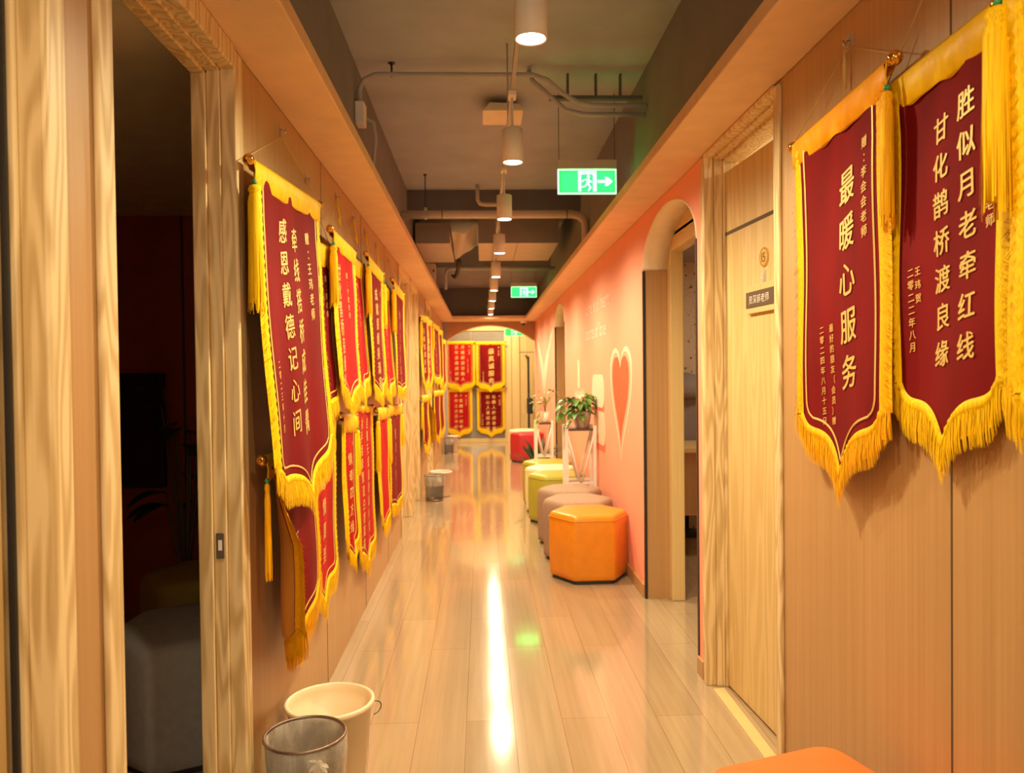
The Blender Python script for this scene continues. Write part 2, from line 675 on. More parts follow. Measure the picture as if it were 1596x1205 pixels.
def doorway(side, y0, y1, top=2.14, w=0.058):
    """casing and stepped jambs round an opening in a side wall, one mesh"""
    x = LX if side == 'left' else RX
    s = 1 if side == 'left' else -1          # towards the corridor
    mb = MB()

    def bx(a, b, ya, yb, za, zb, bev=0.0):
        mb.box(min(a, b), max(a, b), ya, yb, za, zb, bev)

    pr = 0.012
    # casing on the wall face
    bx(x, x + s * pr, y0 - w, y0, 0, ZS - 0.012, 0.004)
    bx(x, x + s * pr, y1, y1 + w, 0, ZS - 0.012, 0.004)
    bx(x, x + s * pr, y0, y1, top, ZS - 0.002, 0.003)
    # stepped lining
    d = TH if side == 'left' else 0.14
    for (a, b, c) in ((0.010, -0.030, 0.004), (-0.030, -0.065, 0.012), (-0.065, -d - 0.003, 0.022)):
        bx(x + s * a, x + s * b, y0 - 0.012, y0 + c, 0, top, 0.003)
        bx(x + s * a, x + s * b, y1 - c, y1 + 0.012, 0, top, 0.003)
        bx(x + s * a, x + s * b, y0, y1, top - c, ZS - 0.004, 0.003)
    # wall above the opening
    bx(x - s * 0.001, x - s * (d - 0.002), y0 + 0.001, y1 - 0.001, top + 0.02, ZS - 0.001)
    trim_no[0] += 1
    return struct('trim_%d' % trim_no[0], mb, M['ash'])


doorway('left', A0, A1)
tB = doorway('left', B0, B1)
doorway('left', C0, C1)
doorway('left', D0, D1)
trim_no[0] = 5
doorway('left', E0, E1)
# strike plate let into the far jamb of the open doorway
sp = MB().box(-0.722, -0.7, B1 - 0.0225, B1 - 0.0195, 0.815, 0.885, 0.001)
spo = sp.build('strike_plate', M['steel'], tB)
sp = MB().box(-0.716, -0.706, B1 - 0.0232, B1 - 0.0222, 0.838, 0.866)
sp.build('latch_hole', M['print_white'], spo)

# closed doors set back in the left wall
dn = 0
for (a, b, x) in ((A0, A1, -0.7155), (C0, C1, -0.74), (D0, D1, -0.74), (E0, E1, -0.74)):
    dn += 1
    mb = MB().box(x - 0.04, x, a + 0.022, b - 0.03, 0.006, 2.112, 0.002)
    d = struct('door_%d' % dn, mb, M['ash_door'])
    MB().box(x, x + 0.0012, a + 0.022, b - 0.03, 1.80, 1.806).build('inlay_line', M['groove'], d)
    if dn == 1:
        MB().box(-0.7155, -0.7055, b - 0.019, b - 0.0125, 0.005, 2.115).build('dark_gap_strip', M['dark'], d)  # black strip standing in for the dark gap between door and jamb
    hb = MB().tube([(x, a + 0.09, 1.0), (x + 0.045, a + 0.09, 1.0), (x + 0.045, a + 0.2, 1.0)], 0.008)
    hb.build('handle', M['steel'], d)

# room behind the open doorway on the left (unlit)
struct('wall_room_far', MB().box(-3.2, LX - TH, 4.36, 4.44, 0, ZS), M['dark_red'])
struct('wall_room_near', MB().box(-3.2, LX - TH, 0.2, 0.28, 0, ZS), M['dark_red'])
struct('wall_room_side', MB().box(-3.28, -3.2, 0.2, 4.44, 0, ZS), M['dark_red'])
struct('ceiling_room', MB().box(-3.28, LX - TH, 0.2, 4.44, ZS, ZS + 0.06), M['cream'])
struct('trim_7', MB().box(-1.655, -1.645, 4.352, 4.36, 0, ZS), M['groove'])


# right wall: veneer panels, a door, then the coral wall with two arches
wall_run('wall_right', RX, RX + 0.14, [(YB, 2.398)], M['panel'])
for y in (1.497, 0.6):
    struct('trim_8', MB().box(RX - 0.0012, RX + 0.001, y - 0.0022, y + 0.0022, 0, ZS), M['groove'])
trim_no[0] = 8
doorway('right', 2.398, 3.16, 2.184, 0.045)      # trim_9

AR = [(3.30, 4.41, 1.885, 0.262), (8.62, 9.76, 1.885, 0.24)]


def arch_z(y, a):
    y0, y1, zs, rise = a
    q = (y - (y0 + y1) / 2) / ((y1 - y0) / 2)
    return zs + rise * math.sqrt(max(0, 1 - q * q))


mb = MB()
XB = RX + 0.14


def strip(ya, yb, za, zb, za2=None):
    za2 = za if za2 is None else za2
    mb.add([(RX, ya, za), (RX, yb, za2), (RX, yb, zb), (RX, ya, zb)], [(0, 1, 2, 3)], True)
    mb.add([(XB, ya, za), (XB, yb, za2), (XB, yb, zb), (XB, ya, zb)], [(3, 2, 1, 0)], True)


prev = 3.218
for a in AR:
    strip(prev, a[0], 0, ZS)
    for i in range(28):
        ya = (a[0] + a[1]) / 2 - math.cos(PI * i / 28) * (a[1] - a[0]) / 2
        yb = (a[0] + a[1]) / 2 - math.cos(PI * (i + 1) / 28) * (a[1] - a[0]) / 2
        strip(ya, yb, arch_z(ya, a), ZS, arch_z(yb, a))
    prev = a[1]
strip(prev, YARCH, 0, ZS)
pink = struct('wall_right', mb, M['pink'], None, False)

for i, a in enumerate(AR):
    # cream lining of the arch head
    mb = MB()
    pts = []
    for k in range(33):
        y = (a[0] + a[1]) / 2 - math.cos(PI * k / 32) * (a[1] - a[0]) / 2
        pts.append((y, arch_z(y, a)))
    n = len(pts)
    inn = [(q[0] + (0.004 if k < n / 2 else -0.004), q[1] - 0.006) for k, q in enumerate(pts)]
    v = [(RX - 0.004, *q) for q in pts] + [(XB, *q) for q in pts] + [(RX - 0.004, *q) for q in inn] + [(XB, *q) for q in inn]
    f = []
    for k in range(n - 1):
        f += [(k, k + 1, n + k + 1, n + k), (2 * n + k, 3 * n + k, 3 * n + k + 1, 2 * n + k + 1), (k, 2 * n + k, 2 * n + k + 1, k + 1), (n + k, n + k + 1, 3 * n + k + 1, 3 * n + k)]
    f += [(0, n, 3 * n, 2 * n), (n - 1, 3 * n - 1, 4 * n - 1, 2 * n - 1)]
    struct('trim_%d' % (10 + i), MB().add(v, f), M['cream'])
    # veneered reveal below the arch head with a black edging strip, and the frame of the inner doorway
    tr = struct('trim_%d' % (12 + i), MB().box(RX + 0.004, XB, a[1] - 0.008, a[1] + 0.002, 0, a[2]).box(RX + 0.004, XB, a[0] - 0.002, a[0] + 0.008, 0, a[2]), M['panel'])
    ed = MB().box(RX - 0.005, RX + 0.010, a[1] - 0.013, a[1] + 0.004, 0, a[2] - 0.003).box(RX - 0.005, RX + 0.008, a[0] - 0.004, a[0] + 0.013, 0, a[2] - 0.01)
    ed.build('edging', M['black_edge'], tr)
    fr = MB().box(XB, XB + 0.075, a[1] - 0.065, a[1] + 0.03, 0, 2.08, 0.004)
    fr.box(XB, XB + 0.075, a[0] - 0.03, a[0] + 0.065, 0, 2.08, 0.004)
    fr.box(XB, XB + 0.075, a[0], a[1], 1.985, 2.08, 0.004)
    fr.box(XB, XB + 0.03, a[0] - 0.1, a[1] + 0.1, 2.06, ZS)
    struct('trim_%d' % (14 + i), fr, M['ash_plain'])

# baseboards of the coral wall
for (a, b) in ((3.22, 3.30), (4.425, 8.60), (9.775, YARCH)):
    struct('baseboard_right', MB().box(RX - 0.012, RX, a, b, 0, 0.075, 0.003), M['panel'])

# rooms behind the right wall
struct('wall_study_far', MB().box(XB, 3.4, 6.3, 6.38, 0, ZS), M['study'])
struct('wall_study_side', MB().box(3.4, 3.48, 3.24, 6.38, 0, ZS), M['study'])
struct('wall_office_far', MB().box(XB, 3.4, 3.2, 3.26, 0, ZS + 0.3), M['cream'])
struct('wall_office_side', MB().box(3.4, 3.48, 1.4, 3.26, 0, ZS + 0.3), M['cream'])
struct('wall_office_near', MB().box(XB, 3.4, 1.32, 1.4, 0, ZS + 0.3), M['cream'])
struct('ceiling_study', MB().box(XB, 3.48, 3.26, 6.38, ZS, ZS + 0.06), M['grey_wall'])
struct('ceiling_office', MB().box(XB, 3.48, 1.32, 3.26, ZS + 0.3, ZS + 0.36), M['cream'])
struct('wall_alcove', MB().box(1.75, 1.81, 8.4, 10.0, 0, ZS).box(XB, 1.81, 10.0, 10.06, 0, ZS).box(XB, 1.81, 8.34, 8.4, 0, ZS), M['panel'])
struct('ceiling_alcove', MB().box(XB, 1.81, 8.34, 10.06, ZS, ZS + 0.06), M['grey_wall'])

# door 15: hinged on its far edge, standing a little open into the office
HX, HY, HA = 1.004, 3.138, math.radians(3.6)


def door_pt(p):
    # p.x along the door from the hinge, p.y out of its corridor face, p.z up
    dx, dy = math.sin(HA), -math.cos(HA)
    nx, ny = -math.cos(HA), -math.sin(HA)
    return Vector((HX + dx * p.x + nx * p.y, HY + dy * p.x + ny * p.y, p.z))


d15 = struct('door_5', MB().box(0, 0.69, -0.04, 0, 0.008, 2.118, 0.002).map(door_pt), M['ash_door'])
MB().box(0.0, 0.69, -0.001, 0.0012, 1.858, 1.872).map(door_pt).build('inlay_line', M['groove'], d15)
struct('door_stop', MB().box(RX + 0.005, RX + 0.05, 2.44, 3.12, 0.0, 0.004), M['ash_plain'])

# far arch across the corridor
mb = MB()
N = 36
ax0, ax1, azs, ar = -0.60, 0.90, 1.885, 0.265


def az(x):
    q = (x - (ax0 + ax1) / 2) / ((ax1 - ax0) / 2)
    R = ((0.75) ** 2 + ar ** 2) / (2 * ar)
    return azs + ar - R + math.sqrt(max(0, R * R - (q * 0.75) ** 2))


for i in range(N):
    xa, xb = ax0 + (ax1 - ax0) * i / N, ax0 + (ax1 - ax0) * (i + 1) / N
    mb.add([(xa, YARCH, az(xa)), (xb, YARCH, az(xb)), (xb, YARCH, ZS + 0.4), (xa, YARCH, ZS + 0.4)], [(0, 1, 2, 3)], True)
    mb.add([(xa, YARCH + 0.12, az(xa)), (xb, YARCH + 0.12, az(xb)), (xb, YARCH + 0.12, ZS + 0.4), (xa, YARCH + 0.12, ZS + 0.4)], [(3, 2, 1, 0)], True)
mb.box(ax1, RX + 0.14, YARCH, YARCH + 0.12, azs, ZS + 0.4)
struct('wall_arch', mb, M['brown_wall'], None, False)
mb = MB()
for i in range(N):
    xa, xb = ax0 + (ax1 - ax0) * i / N, ax0 + (ax1 - ax0) * (i + 1) / N
    mb.add([(xa, YARCH - 0.004, az(xa)), (xb, YARCH - 0.004, az(xb)), (xb, YARCH + 0.124, az(xb)), (xa, YARCH + 0.124, az(xa)),
            (xa, YARCH - 0.004, az(xa) - 0.012), (xb, YARCH - 0.004, az(xb) - 0.012), (xb, YARCH + 0.124, az(xb) - 0.012), (xa, YARCH + 0.124, az(xa) - 0.012)],
           [(0, 1, 5, 4), (4, 5, 6, 7), (2, 3, 7, 6)])
struct('trim_16', mb, M['cream'])
struct('wall_pier', MB().box(LX - 0.14, ax0, YARCH, YARCH + 0.12, 0, ZS + 0.4), M['grey_wall'])
struct('wall_pier', MB().box(ax1 + 0.03, RX + 0.14, YARCH, YARCH + 0.12, 0, azs), M['pink'])

# lobby past the arch: glazed partition, panelled wall and a door
struct('wall_end', MB().box(0.56, 0.72, YE, YE + 0.1, 0, 2.7).box(-1.2, 1.5, YE, YE + 0.1, 2.2, 2.7).box(1.02, 1.5, YE, YE + 0.1, 0, 2.2), M['ash_plain'])
struct('wall_lobby_left', MB().box(-1.3, -1.2, YARCH + 0.12, YE + 0.1, 0, 2.7), M['grey_wall'])
struct('wall_lobby_right', MB().box(1.5, 1.6, YARCH + 0.12, YE + 0.1, 0, 2.7), M['panel'])
struct('ceiling_lobby', MB().box(-1.3, 1.6, YARCH, YE + 0.1, 2.7, 2.8), M['slab'])
fr = MB().box(-1.2, 0.56, YE - 0.03, YE + 0.06, 0, 0.075, 0.004).box(-1.2, 0.56, YE - 0.02, YE + 0.06, 2.12, 2.2, 0.004)
fr.box(0.43, 0.56, YE - 0.03, YE + 0.06, 0.075, 2.12, 0.004).box(-1.2, -1.1, YE - 0.02, YE + 0.06, 0.075, 2.12, 0.004)
w1 = struct('window_1', fr, M['ash_plain'])
MB().box(-1.1, 0.43, YE + 0.005, YE + 0.017, 0.075, 2.12).build('pane', M['smoke_glass'], w1)
MB().box(-0.205, -0.197, YE + 0.0, YE + 0.02, 0.075, 2.12).build('joint_strip', M['steel'], w1)
struct('wall_beyond', MB().box(-1.3, 0.7, 16.0, 16.1, 0, 2.7), M['grey_wall'])
d6 = struct('door_6', MB().box(0.72, 1.02, YE + 0.015, YE + 0.055, 0.006, 2.05, 0.002), M['ash_door'])
MB().box(0.72, 1.02, YE + 0.0135, YE + 0.0155, 1.70, 1.712).build('inlay_line', M['groove'], d6)
MB().box(0.845, 0.865, YE + 0.0115, YE + 0.0155, 1.58, 1.66).build('number_plate', M['plate_dark'], d6)
struct('trim_17', MB().box(0.655, 0.715, YE - 0.02, YE, 0, 2.12, 0.004).box(0.655, 1.05, YE - 0.02, YE, 2.06, 2.12, 0.004), M['ash_plain'])

# ------------------------------------------------------------------ mural on the coral wall (painted shapes)


def mural(poly, name, mat, label=None, lift=0.0015):
    o = MB().prism(poly, lambda a, b: (RX - lift, a, b), lambda a, b: (RX - lift + 0.001, a, b)).build(name, mat, pink)
    if label:
        o['label'] = label
    return o


def heart_poly(cy, cz, w, h, n=60):
    out = []
    for k in range(n):
        a = 2 * PI * k / n
        x = 16 * math.sin(a) ** 3
        y = 13 * math.cos(a) - 5 * math.cos(2 * a) - 2 * math.cos(3 * a) - math.cos(4 * a)
        y = y if y < 6 else 6 + (y - 6) * 0.62
        out.append((cy + x / 32.0 * w, cz + (y - 9.7) / 26.7 * h))
    return out


mural(heart_poly(5.16, 1.475, 0.80, 0.785), 'heart_border', M['mural_white'], 'pale painted outline of the heart', 0.001)
mural(heart_poly(5.16, 1.443, 0.705, 0.71), 'heart_ring', M['pink'], 'coral ring inside the pale outline', 0.0018)
mural(heart_poly(5.16, 1.413, 0.61, 0.60), 'heart', M['heart'], 'speckled red painted heart', 0.0026)


def rrect(y0, y1, z0, z1, r=0.06, n=6):
    out = []
    for (cy, cz, s) in ((y1 - r, z1 - r, 0), (y0 + r, z1 - r, 1), (y0 + r, z0 + r, 2), (y1 - r, z0 + r, 3)):
        for k in range(n + 1):
            a = PI / 2 * (s + k / n)
            out.append((cy + r * math.cos(a), cz + r * math.sin(a)))
    return out


mural(rrect(5.85, 6.5, 1.03, 1.29, 0.12), 'painted_fingertip', M['mural_white'], 'pale painted fingertip with a red edge', 0.0018)
mural(rrect(5.87, 6.48, 0.985, 1.12, 0.06), 'painted_stroke', M['mural_red'], 'red stroke under the upper pale fingertip', 0.001)
mural(rrect(5.80, 6.35, 0.74, 1.0, 0.12), 'painted_fingertip', M['wing'], 'lower pale painted fingertip', 0.0018)
mural(rrect(5.82, 6.33, 0.69, 0.80, 0.05), 'painted_stroke', M['mural_red'], 'red stroke under the lower pale fingertip', 0.001)
mural(rrect(7.32, 7.48, 0.9, 1.43, 0.06), 'painted_stroke', M['mural_white'], 'upright pale brush stroke')


def wing(y0, z0, dy):
    pts = []
    n = 14
    for k in range(n + 1):
        q = k / n
        pts.append((y0 + dy * q ** 1.3, z0 + 0.98 * q ** 0.9))
    for k in range(n, -1, -1):
        q = k / n
        pts.append((y0 + dy * (q ** 1.3) * 0.62 + dy * 0.02 + 0.10 * math.sin(q * 9) * dy * 0.4 - dy * 0.28 * math.sin(PI * q), z0 + 0.9 * q))
    return pts


mural(wing(11.45, 0.92, -1.55), 'painted_wing', M['wing'], 'pale painted wing reaching up to the arch')
mural(wing(11.65, 0.92, 1.45), 'painted_wing', M['wing'], 'pale painted wing reaching to the corridor end')

# ------------------------------------------------------------------ lettering
_glyphs = {}


def glyph(ch, bold=0.022):
    key = (ch, bold)
    if key not in _glyphs:
        cu = bpy.data.curves.new('glyph', 'FONT')
        cu.body = ch
        cu.offset = bold
        cu.resolution_u = 3
        o = bpy.data.objects.new('glyph', cu)
        COL.objects.link(o)
        bpy.context.view_layer.update()
        me = bpy.data.meshes.new_from_object(o.evaluated_get(bpy.context.evaluated_depsgraph_get()))
        v = [(p.co.x, p.co.y) for p in me.vertices]
        f = [tuple(p.vertices) for p in me.polygons]
        bpy.data.objects.remove(o)
        bpy.data.curves.remove(cu)
        bpy.data.meshes.remove(me)
        w = max([p[0] for p in v], default=0.5)
        _glyphs[key] = (v, f, w)
    return _glyphs[key]


def write(mb, text, fn, size, pitch=None, vertical=True, u0=0.0, t0=0.0, bold=0.0, slant=0.12, extra=0.0):
    """adds text to mb; fn(u, t) is a point u to the right and t down on the surface"""
    pitch = pitch or size * 1.18
    x = u0
    tt = t0
    for ch in text:
        if ch == ' ':
            if vertical:
                tt += pitch * 0.6
            else:
                x += size * 0.3
            continue
        v, f, w = glyph(ch, bold)
        if vertical:
            if ch == '：':
                pts = [fn(u0 + (p[0] - 0.22) * size, tt + (0.45 - p[1]) * size) for p in v]
            else:
                pts = [fn(u0 + (p[0] - 0.5) * size, tt + (0.42 - p[1] - slant * (p[0] - 0.5)) * size) for p in v]
            tt += pitch
        else:
            pts = [fn(x + p[0] * size, tt + (-p[1]) * size) for p in v]
            x += (w + 0.09) * size
        mb.add(pts, f, True)
        if extra:
            du = (fn(u0 + extra * size, t0) - fn(u0 - extra * size, t0)) * 0.5
            dv = (fn(u0, t0 + extra * size) - fn(u0, t0 - extra * size)) * 0.5
            for (a, b) in ((1, 0.4), (-1, -0.4)):
                mb.add([Vector(q) + du * a + dv * b for q in pts], f, True)
    return x


mb = MB()
n1 = lambda u, t: Vector((RX - 0.0018, 6.86 - u, 1.86 - t))
write(mb, 'home is all heart', n1, 0.17, vertical=False, u0=0.0, t0=0.06)
write(mb, 'source of love', n1, 0.17, vertical=False, u0=0.0, t0=0.27)
o = mb.build('lettering', M['print_white'], pink, recalc=False)
o['label'] = 'pale handwritten line of words on the coral wall'

# ------------------------------------------------------------------ silk banners
BANNER_GROUP = {'L': 'thank-you banners along the left wall', 'R': 'thank-you banners on the right wall', 'E': 'thank-you banners on the end partition'}


def banner(side, A, B, label, drop=0.86, tip=0.09, lean=0.0, amp=0.005, folds=2.2, ph=0.0, cloth='crimson', fringe='yellow', satin='satin_y',
           cols=(), dens=0.004, curl=0.0, tassels=(1, 1), tas_len=0.30, apex=None, flen=0.075, sleeve=0.065, finials=(1, 1), rodr=0.008,
           tas_r=0.017, tas_dn=(0, 0), piping=True):
    A, B = Vector(A), Vector(B)
    up = Vector((0, 0, 1))
    s = (B - A).normalized()
    W0 = (B - A).length
    nrm = s.cross(up).normalized()
    tw = 0.042                      # braided side trim
    m0 = 0.018
    W = W0 - 2 * m0 - 2 * tw        # the velvet itself
    root = thing('silk_banner', (A + B) / 2, label, 'banner', BANNER_GROUP[side])
    u_start = m0 + tw
    rnd = random.Random(hash(label) & 0xffff if False else sum(ord(c) for c in label))

    def prof(u):
        x = min(1.0, abs(2 * u / W - 1))
        return drop - 0.05 * x ** 9 + tip * (0.72 * math.exp(-x / 0.2) + 0.28 * (1 - x) ** 1.0) - 0.015 * math.sin(PI * x)

    def pos(u, t, lift=0.0):
        q = min(1.2, max(0.0, t / drop))
        off = amp * math.sin(2 * PI * folds * u / W + ph + 0.8 * q) * (0.25 + 0.75 * q) + lean * q ** 1.2 + rodr * 0.6 * (1 - min(1, q * 6))
        off += 0.0025 * math.sin(9 * q + 5 * u / W + ph)
        if curl:
            uc = abs(curl) * 1.6
            uu = u if curl > 0 else W - u
            if uu < uc:
                off += abs(curl) * ((uc - uu) / uc) ** 1.25 * min(1, q * 2.2)
        return A + s * (u_start + u) - up * t + nrm * (off + lift)

    # velvet
    NU, NV = 28, 22
    v, f = [], []
    for j in range(NV + 1):
        for i in range(NU + 1):
            u = W * i / NU
            v.append(pos(u, prof(u) * j / NV))
    for j in range(NV):
        for i in range(NU):
            a = j * (NU + 1) + i
            f.append((a, a + NU + 1, a + NU + 2, a + 1))
    MB().add(v, f).build('cloth', M[cloth], root, recalc=False)
    if curl:
        v2 = [pos(W * i / NU, prof(W * i / NU) * j / NV, -0.0016) for j in range(NV + 1) for i in range(NU + 1)]
        MB().add(v2, [tuple(reversed(q)) for q in f]).build('lining', M['back'], root, recalc=False)
    # gold piping a finger's width inside the edge
    edge = []
    ins = 0.024
    for k in range(22):
        edge.append((ins, sleeve * 0.6 + (drop - 0.085 - sleeve * 0.6) * k / 21))
    for k in range(1, 6):
        a = PI / 2 * k / 6
        edge.append((ins + 0.03 * (1 - math.cos(a)), drop - 0.085 + 0.045 * math.sin(a)))
    for k in range(41):
        u = ins + 0.03 + (W - 2 * ins - 0.06) * k / 40
        edge.append((u, prof(u) - 0.032))
    for k in range(5, 0, -1):
        a = PI / 2 * k / 6
        edge.append((W - ins - 0.03 * (1 - math.cos(a)), drop - 0.085 + 0.045 * math.sin(a)))
    for k in range(21, -1, -1):
        edge.append((W - ins, sleeve * 0.6 + (drop - 0.085 - sleeve * 0.6) * k / 21))
    mb = MB()
    v, f = [], []
    for k, (u, tt) in enumerate(edge):
        a, b = edge[max(k - 1, 0)], edge[min(k + 1, len(edge) - 1)]
        d = Vector((b[0] - a[0], b[1] - a[1])).normalized()
        nn = Vector((-d.y, d.x)) * 0.0032
        v += [pos(u + nn.x, tt + nn.y, 0.0016), pos(u, tt, 0.004), pos(u - nn.x, tt - nn.y, 0.0016)]
        if k:
            f += [(3 * k - 3, 3 * k, 3 * k + 1, 3 * k - 2), (3 * k - 2, 3 * k + 1, 3 * k + 2, 3 * k - 1)]
    if piping:
        mb.add(v, f).build('piping', M['gold_pipe'], root, recalc=False)
    # braided side trims and the hanging bottom fringe, one mesh
    mb = MB()
    for sgn, u0 in ((-1, 0.0), (1, W)):
        nk = int(drop / 0.014)
        v, f = [], []
        for k in range(nk + 1):
            tt = sleeve * 0.4 + (drop - 0.05 - sleeve * 0.4) * k / nk
            sc = 0.004 * (k % 2)
            for (e, lf) in ((-0.004, 0.003), (0.010, 0.007 + sc), (0.022, 0.003 + sc), (tw, 0.001)):
                v.append(pos(u0 + sgn * e, tt + (0.005 if e > 0.015 else 0), lf))
            if k:
                for q in range(3):
                    a = 4 * k + q
                    f.append((a - 4, a, a + 1, a - 3) if sgn < 0 else (a - 3, a + 1, a, a - 4))
        mb.add(v, f)
        for k in range(int(drop / dens)):
            tt = sleeve * 0.5 + (drop - 0.06 - sleeve * 0.4) * rnd.random()
            L = tw * (0.35 + 0.45 * rnd.random())
            w = dens * 0.5
            l0, l1 = 0.003 + 0.007 * rnd.random(), 0.001 + 0.008 * rnd.random()
            e0 = 0.010 + 0.014 * rnd.random()
            mb.add([pos(u0 + sgn * e0, tt, l0), pos(u0 + sgn * e0, tt + w, l0), pos(u0 + sgn * (e0 + L), tt + w * 0.5 + L * 0.55, l1), pos(u0 + sgn * (e0 + L), tt + L * 0.6, l1)], [(0, 1, 2, 3)])
    # bottom header braid
    path = []
    nb = 60
    for k in range(nb + 1):
        u = -0.5 * tw + (W + tw) * k / nb
        uu = min(max(u, 0), W)
        path.append((u, prof(uu)))
    v, f = [], []
    for k, (u, tt) in enumerate(path):
        sc = 0.003 * (k % 2)
        for (e, lf) in ((-0.008, 0.002), (0.0, 0.006 + sc), (0.012, 0.006 + sc), (0.018, 0.002), (flen * 0.85, 0.0015 + 0.002 * (k % 3))):
            v.append(pos(u, tt + e, lf))
        if k:
            for q in range(4):
                a = 5 * k + q
                f.append((a - 5, a, a + 1, a - 4))
    mb.add(v, f)
    ns = int((W + 2 * tw) / dens * 2.6)
    for k in range(ns):
        u = -tw + (W + 2 * tw) * (k + rnd.random()) / ns
        uu = min(max(u, 0), W)
        tt = prof(uu) + 0.012 - (0.03 * ((abs(u - uu)) / tw) if u != uu else 0)
        L = flen * (0.93 + 0.14 * rnd.random())
        w = dens * 0.36
        l0, l1 = 0.004 + 0.003 * rnd.random(), 0.001 + 0.007 * rnd.random()
        sw = (rnd.random() - 0.5) * 0.006
        mb.add([pos(u - w, tt, l0), pos(u + w, tt, l0), pos(u + w + sw * 0.5, tt + L * 0.6, l1 + 0.002), pos(u - w + sw * 0.5, tt + L * 0.6, l1 + 0.002),
                pos(u + w * 0.5 + sw, tt + L, l1), pos(u - w * 0.5 + sw, tt + L, l1)], [(0, 3, 2, 1), (3, 5, 4, 2)])
    mb.build('fringe', M[fringe], root, recalc=False)
    # satin sleeve folded over the rod
    v, f = [], []
    ks = 34
    for k in range(ks + 1):
        u = -tw + (W + 2 * tw) * k / ks
        wv = 0.0035 * math.sin(k * 0.62 + ph) + 0.002 * math.sin(k * 1.05)
        ring = []
        for (dz, dn) in ((sleeve * 0.35, -0.006), (0.006, -rodr - 0.003), (-rodr - 0.004, 0.0), (0.004, rodr + 0.005), (sleeve * 0.4, 0.011 + wv * 0.6), (sleeve + wv, 0.008 + wv), (sleeve + wv + 0.002, 0.003)):
            ring.append(A + s * (u_start + u) - up * dz + nrm * dn)
        v += ring
        if k:
            for q in range(6):
                a = 7 * k + q
                f.append((a - 7, a - 6, a + 1, a))
    MB().add(v, f).build('rod_sleeve', M[satin], root)
    MB().tube([A, B], rodr * 0.75, 10).build('rod', M['gold'], root)
    for (p, sg, on) in ((A, -1, finials[0]), (B, 1, finials[1])):
        if on:
            c = p + s * sg * 0.004
            mb = MB().ball(c, 0.0165)
            mb.tube([c - s * sg * 0.028, c - s * sg * 0.010], [0.008, 0.012], 10)
            mb.tube([c + s * sg * 0.014, c + s * sg * 0.021], [0.007, 0.003], 8)
            mb.build('finial', M['gold'], root)
    # tassels hung from the rod ends
    for (p, sg, on, dn) in ((A, -1, tassels[0], tas_dn[0]), (B, 1, tassels[1], tas_dn[1])):
        if not on:
            continue
        p0 = p + s * (-sg) * 0.006 + nrm * 0.012
        top = p0 - up * (0.065 + dn)
        mb = MB()
        mb.tube([p0, p0 - up * 0.03 + nrm * 0.004, top], 0.0022, 6)
        r = tas_r
        mb.lathe(top, [(0.002, 0.0), (r * 0.7, -0.004), (r * 0.95, -0.016), (r * 0.7, -0.026), (r * 0.8, -0.030), (r, -0.05), (r * 1.02, -tas_len * 0.6), (r * 0.9, -tas_len * 0.93), (0.001, -tas_len * 0.93)], 14)
        for k in range(60):
            a = rnd.random() * 2 * PI
            e = Vector((math.cos(a), math.sin(a), 0))
            g = Vector((-math.sin(a), math.cos(a), 0)) * 0.0013
            L = tas_len * (0.9 + 0.14 * rnd.random())
            w = r * (1.0 + 0.25 * rnd.random())
            mb.add([top + e * r * 0.8 - g - up * 0.03, top + e * r * 0.8 + g - up * 0.03, top + e * r * 1.03 + g - up * L * 0.5, top + e * r * 1.03 - g - up * L * 0.5,
                    top + e * w + g - up * L, top + e * w - g - up * L], [(0, 1, 2, 3), (3, 2, 4, 5)])
        tz = mb.build('tassel', M[fringe], root)
        MB().ball(top + up * 0.006, 0.0075, 10, 8).build('bead', M['bead'], tz)
    # hanging cord over a wall hook
    if apex is not None:
        ap = Vector(apex)
        MB().tube([A + up * 0.01, ap], 0.0014, 5).tube([B + up * 0.01, ap], 0.0014, 5).build('cord', M['cord'], root)
    # gold writing
    if cols:
        fn = lambda u, tt: pos(u, tt, 0.0022)
        for c in cols:
            mb = MB()
            text, uf, t0, size = c[:4]
            pitch = c[4] if len(c) > 4 else None
            write(mb, text, fn, size, pitch, True, W * uf, t0, extra=(0.02 if size > 0.04 else 0.012))
            mb.build('lettering', M['gold_text'], root, recalc=False)
    return root


def L(x, y, z):
    return (x, y, z)


# --- right wall (viewer's left is the far end)
banner('R', (0.885, 2.155, 1.935), (0.885, 1.625, 1.968), 'crimson banner right of door 15 with five large gold characters and amber fringe', drop=0.80, tip=0.105,
       amp=0.004, folds=1.3, ph=0.6, lean=-0.005, fringe='orange_f', satin='satin_o', dens=0.0026, apex=(0.926, 1.913, 2.115), tassels=(0, 1), tas_len=0.29, tas_r=0.014,
       cols=[('最暖心服务', 0.62, 0.20, 0.088, 0.112), ('赠：李会会老师', 0.845, 0.13, 0.028, 0.034), ('最好的朋友（会员）赠', 0.40, 0.535, 0.022, 0.0262), ('二零二四年八月十五日', 0.28, 0.535, 0.022, 0.0262)])
banner('R', (0.908, 1.70, 1.925), (0.908, 1.265, 1.945), 'crimson banner hanging behind its neighbours with two gold columns of seven characters', drop=0.70, tip=0.075, piping=False,
       amp=0.004, folds=1.1, ph=2.2, dens=0.0026, flen=0.07, tassels=(0, 0), finials=(0, 0), apex=(0.926, 1.46, 2.19),
       cols=[('胜似月老牵红线', 0.735, 0.135, 0.055, 0.0755), ('甘化鹊桥渡良缘', 0.47, 0.155, 0.055, 0.0735), ('二零二二年八月', 0.13, 0.42, 0.022, 0.026), ('王玮贺', 0.205, 0.42, 0.02, 0.028), ('赠：周老师', 0.93, 0.25, 0.024, 0.03)])
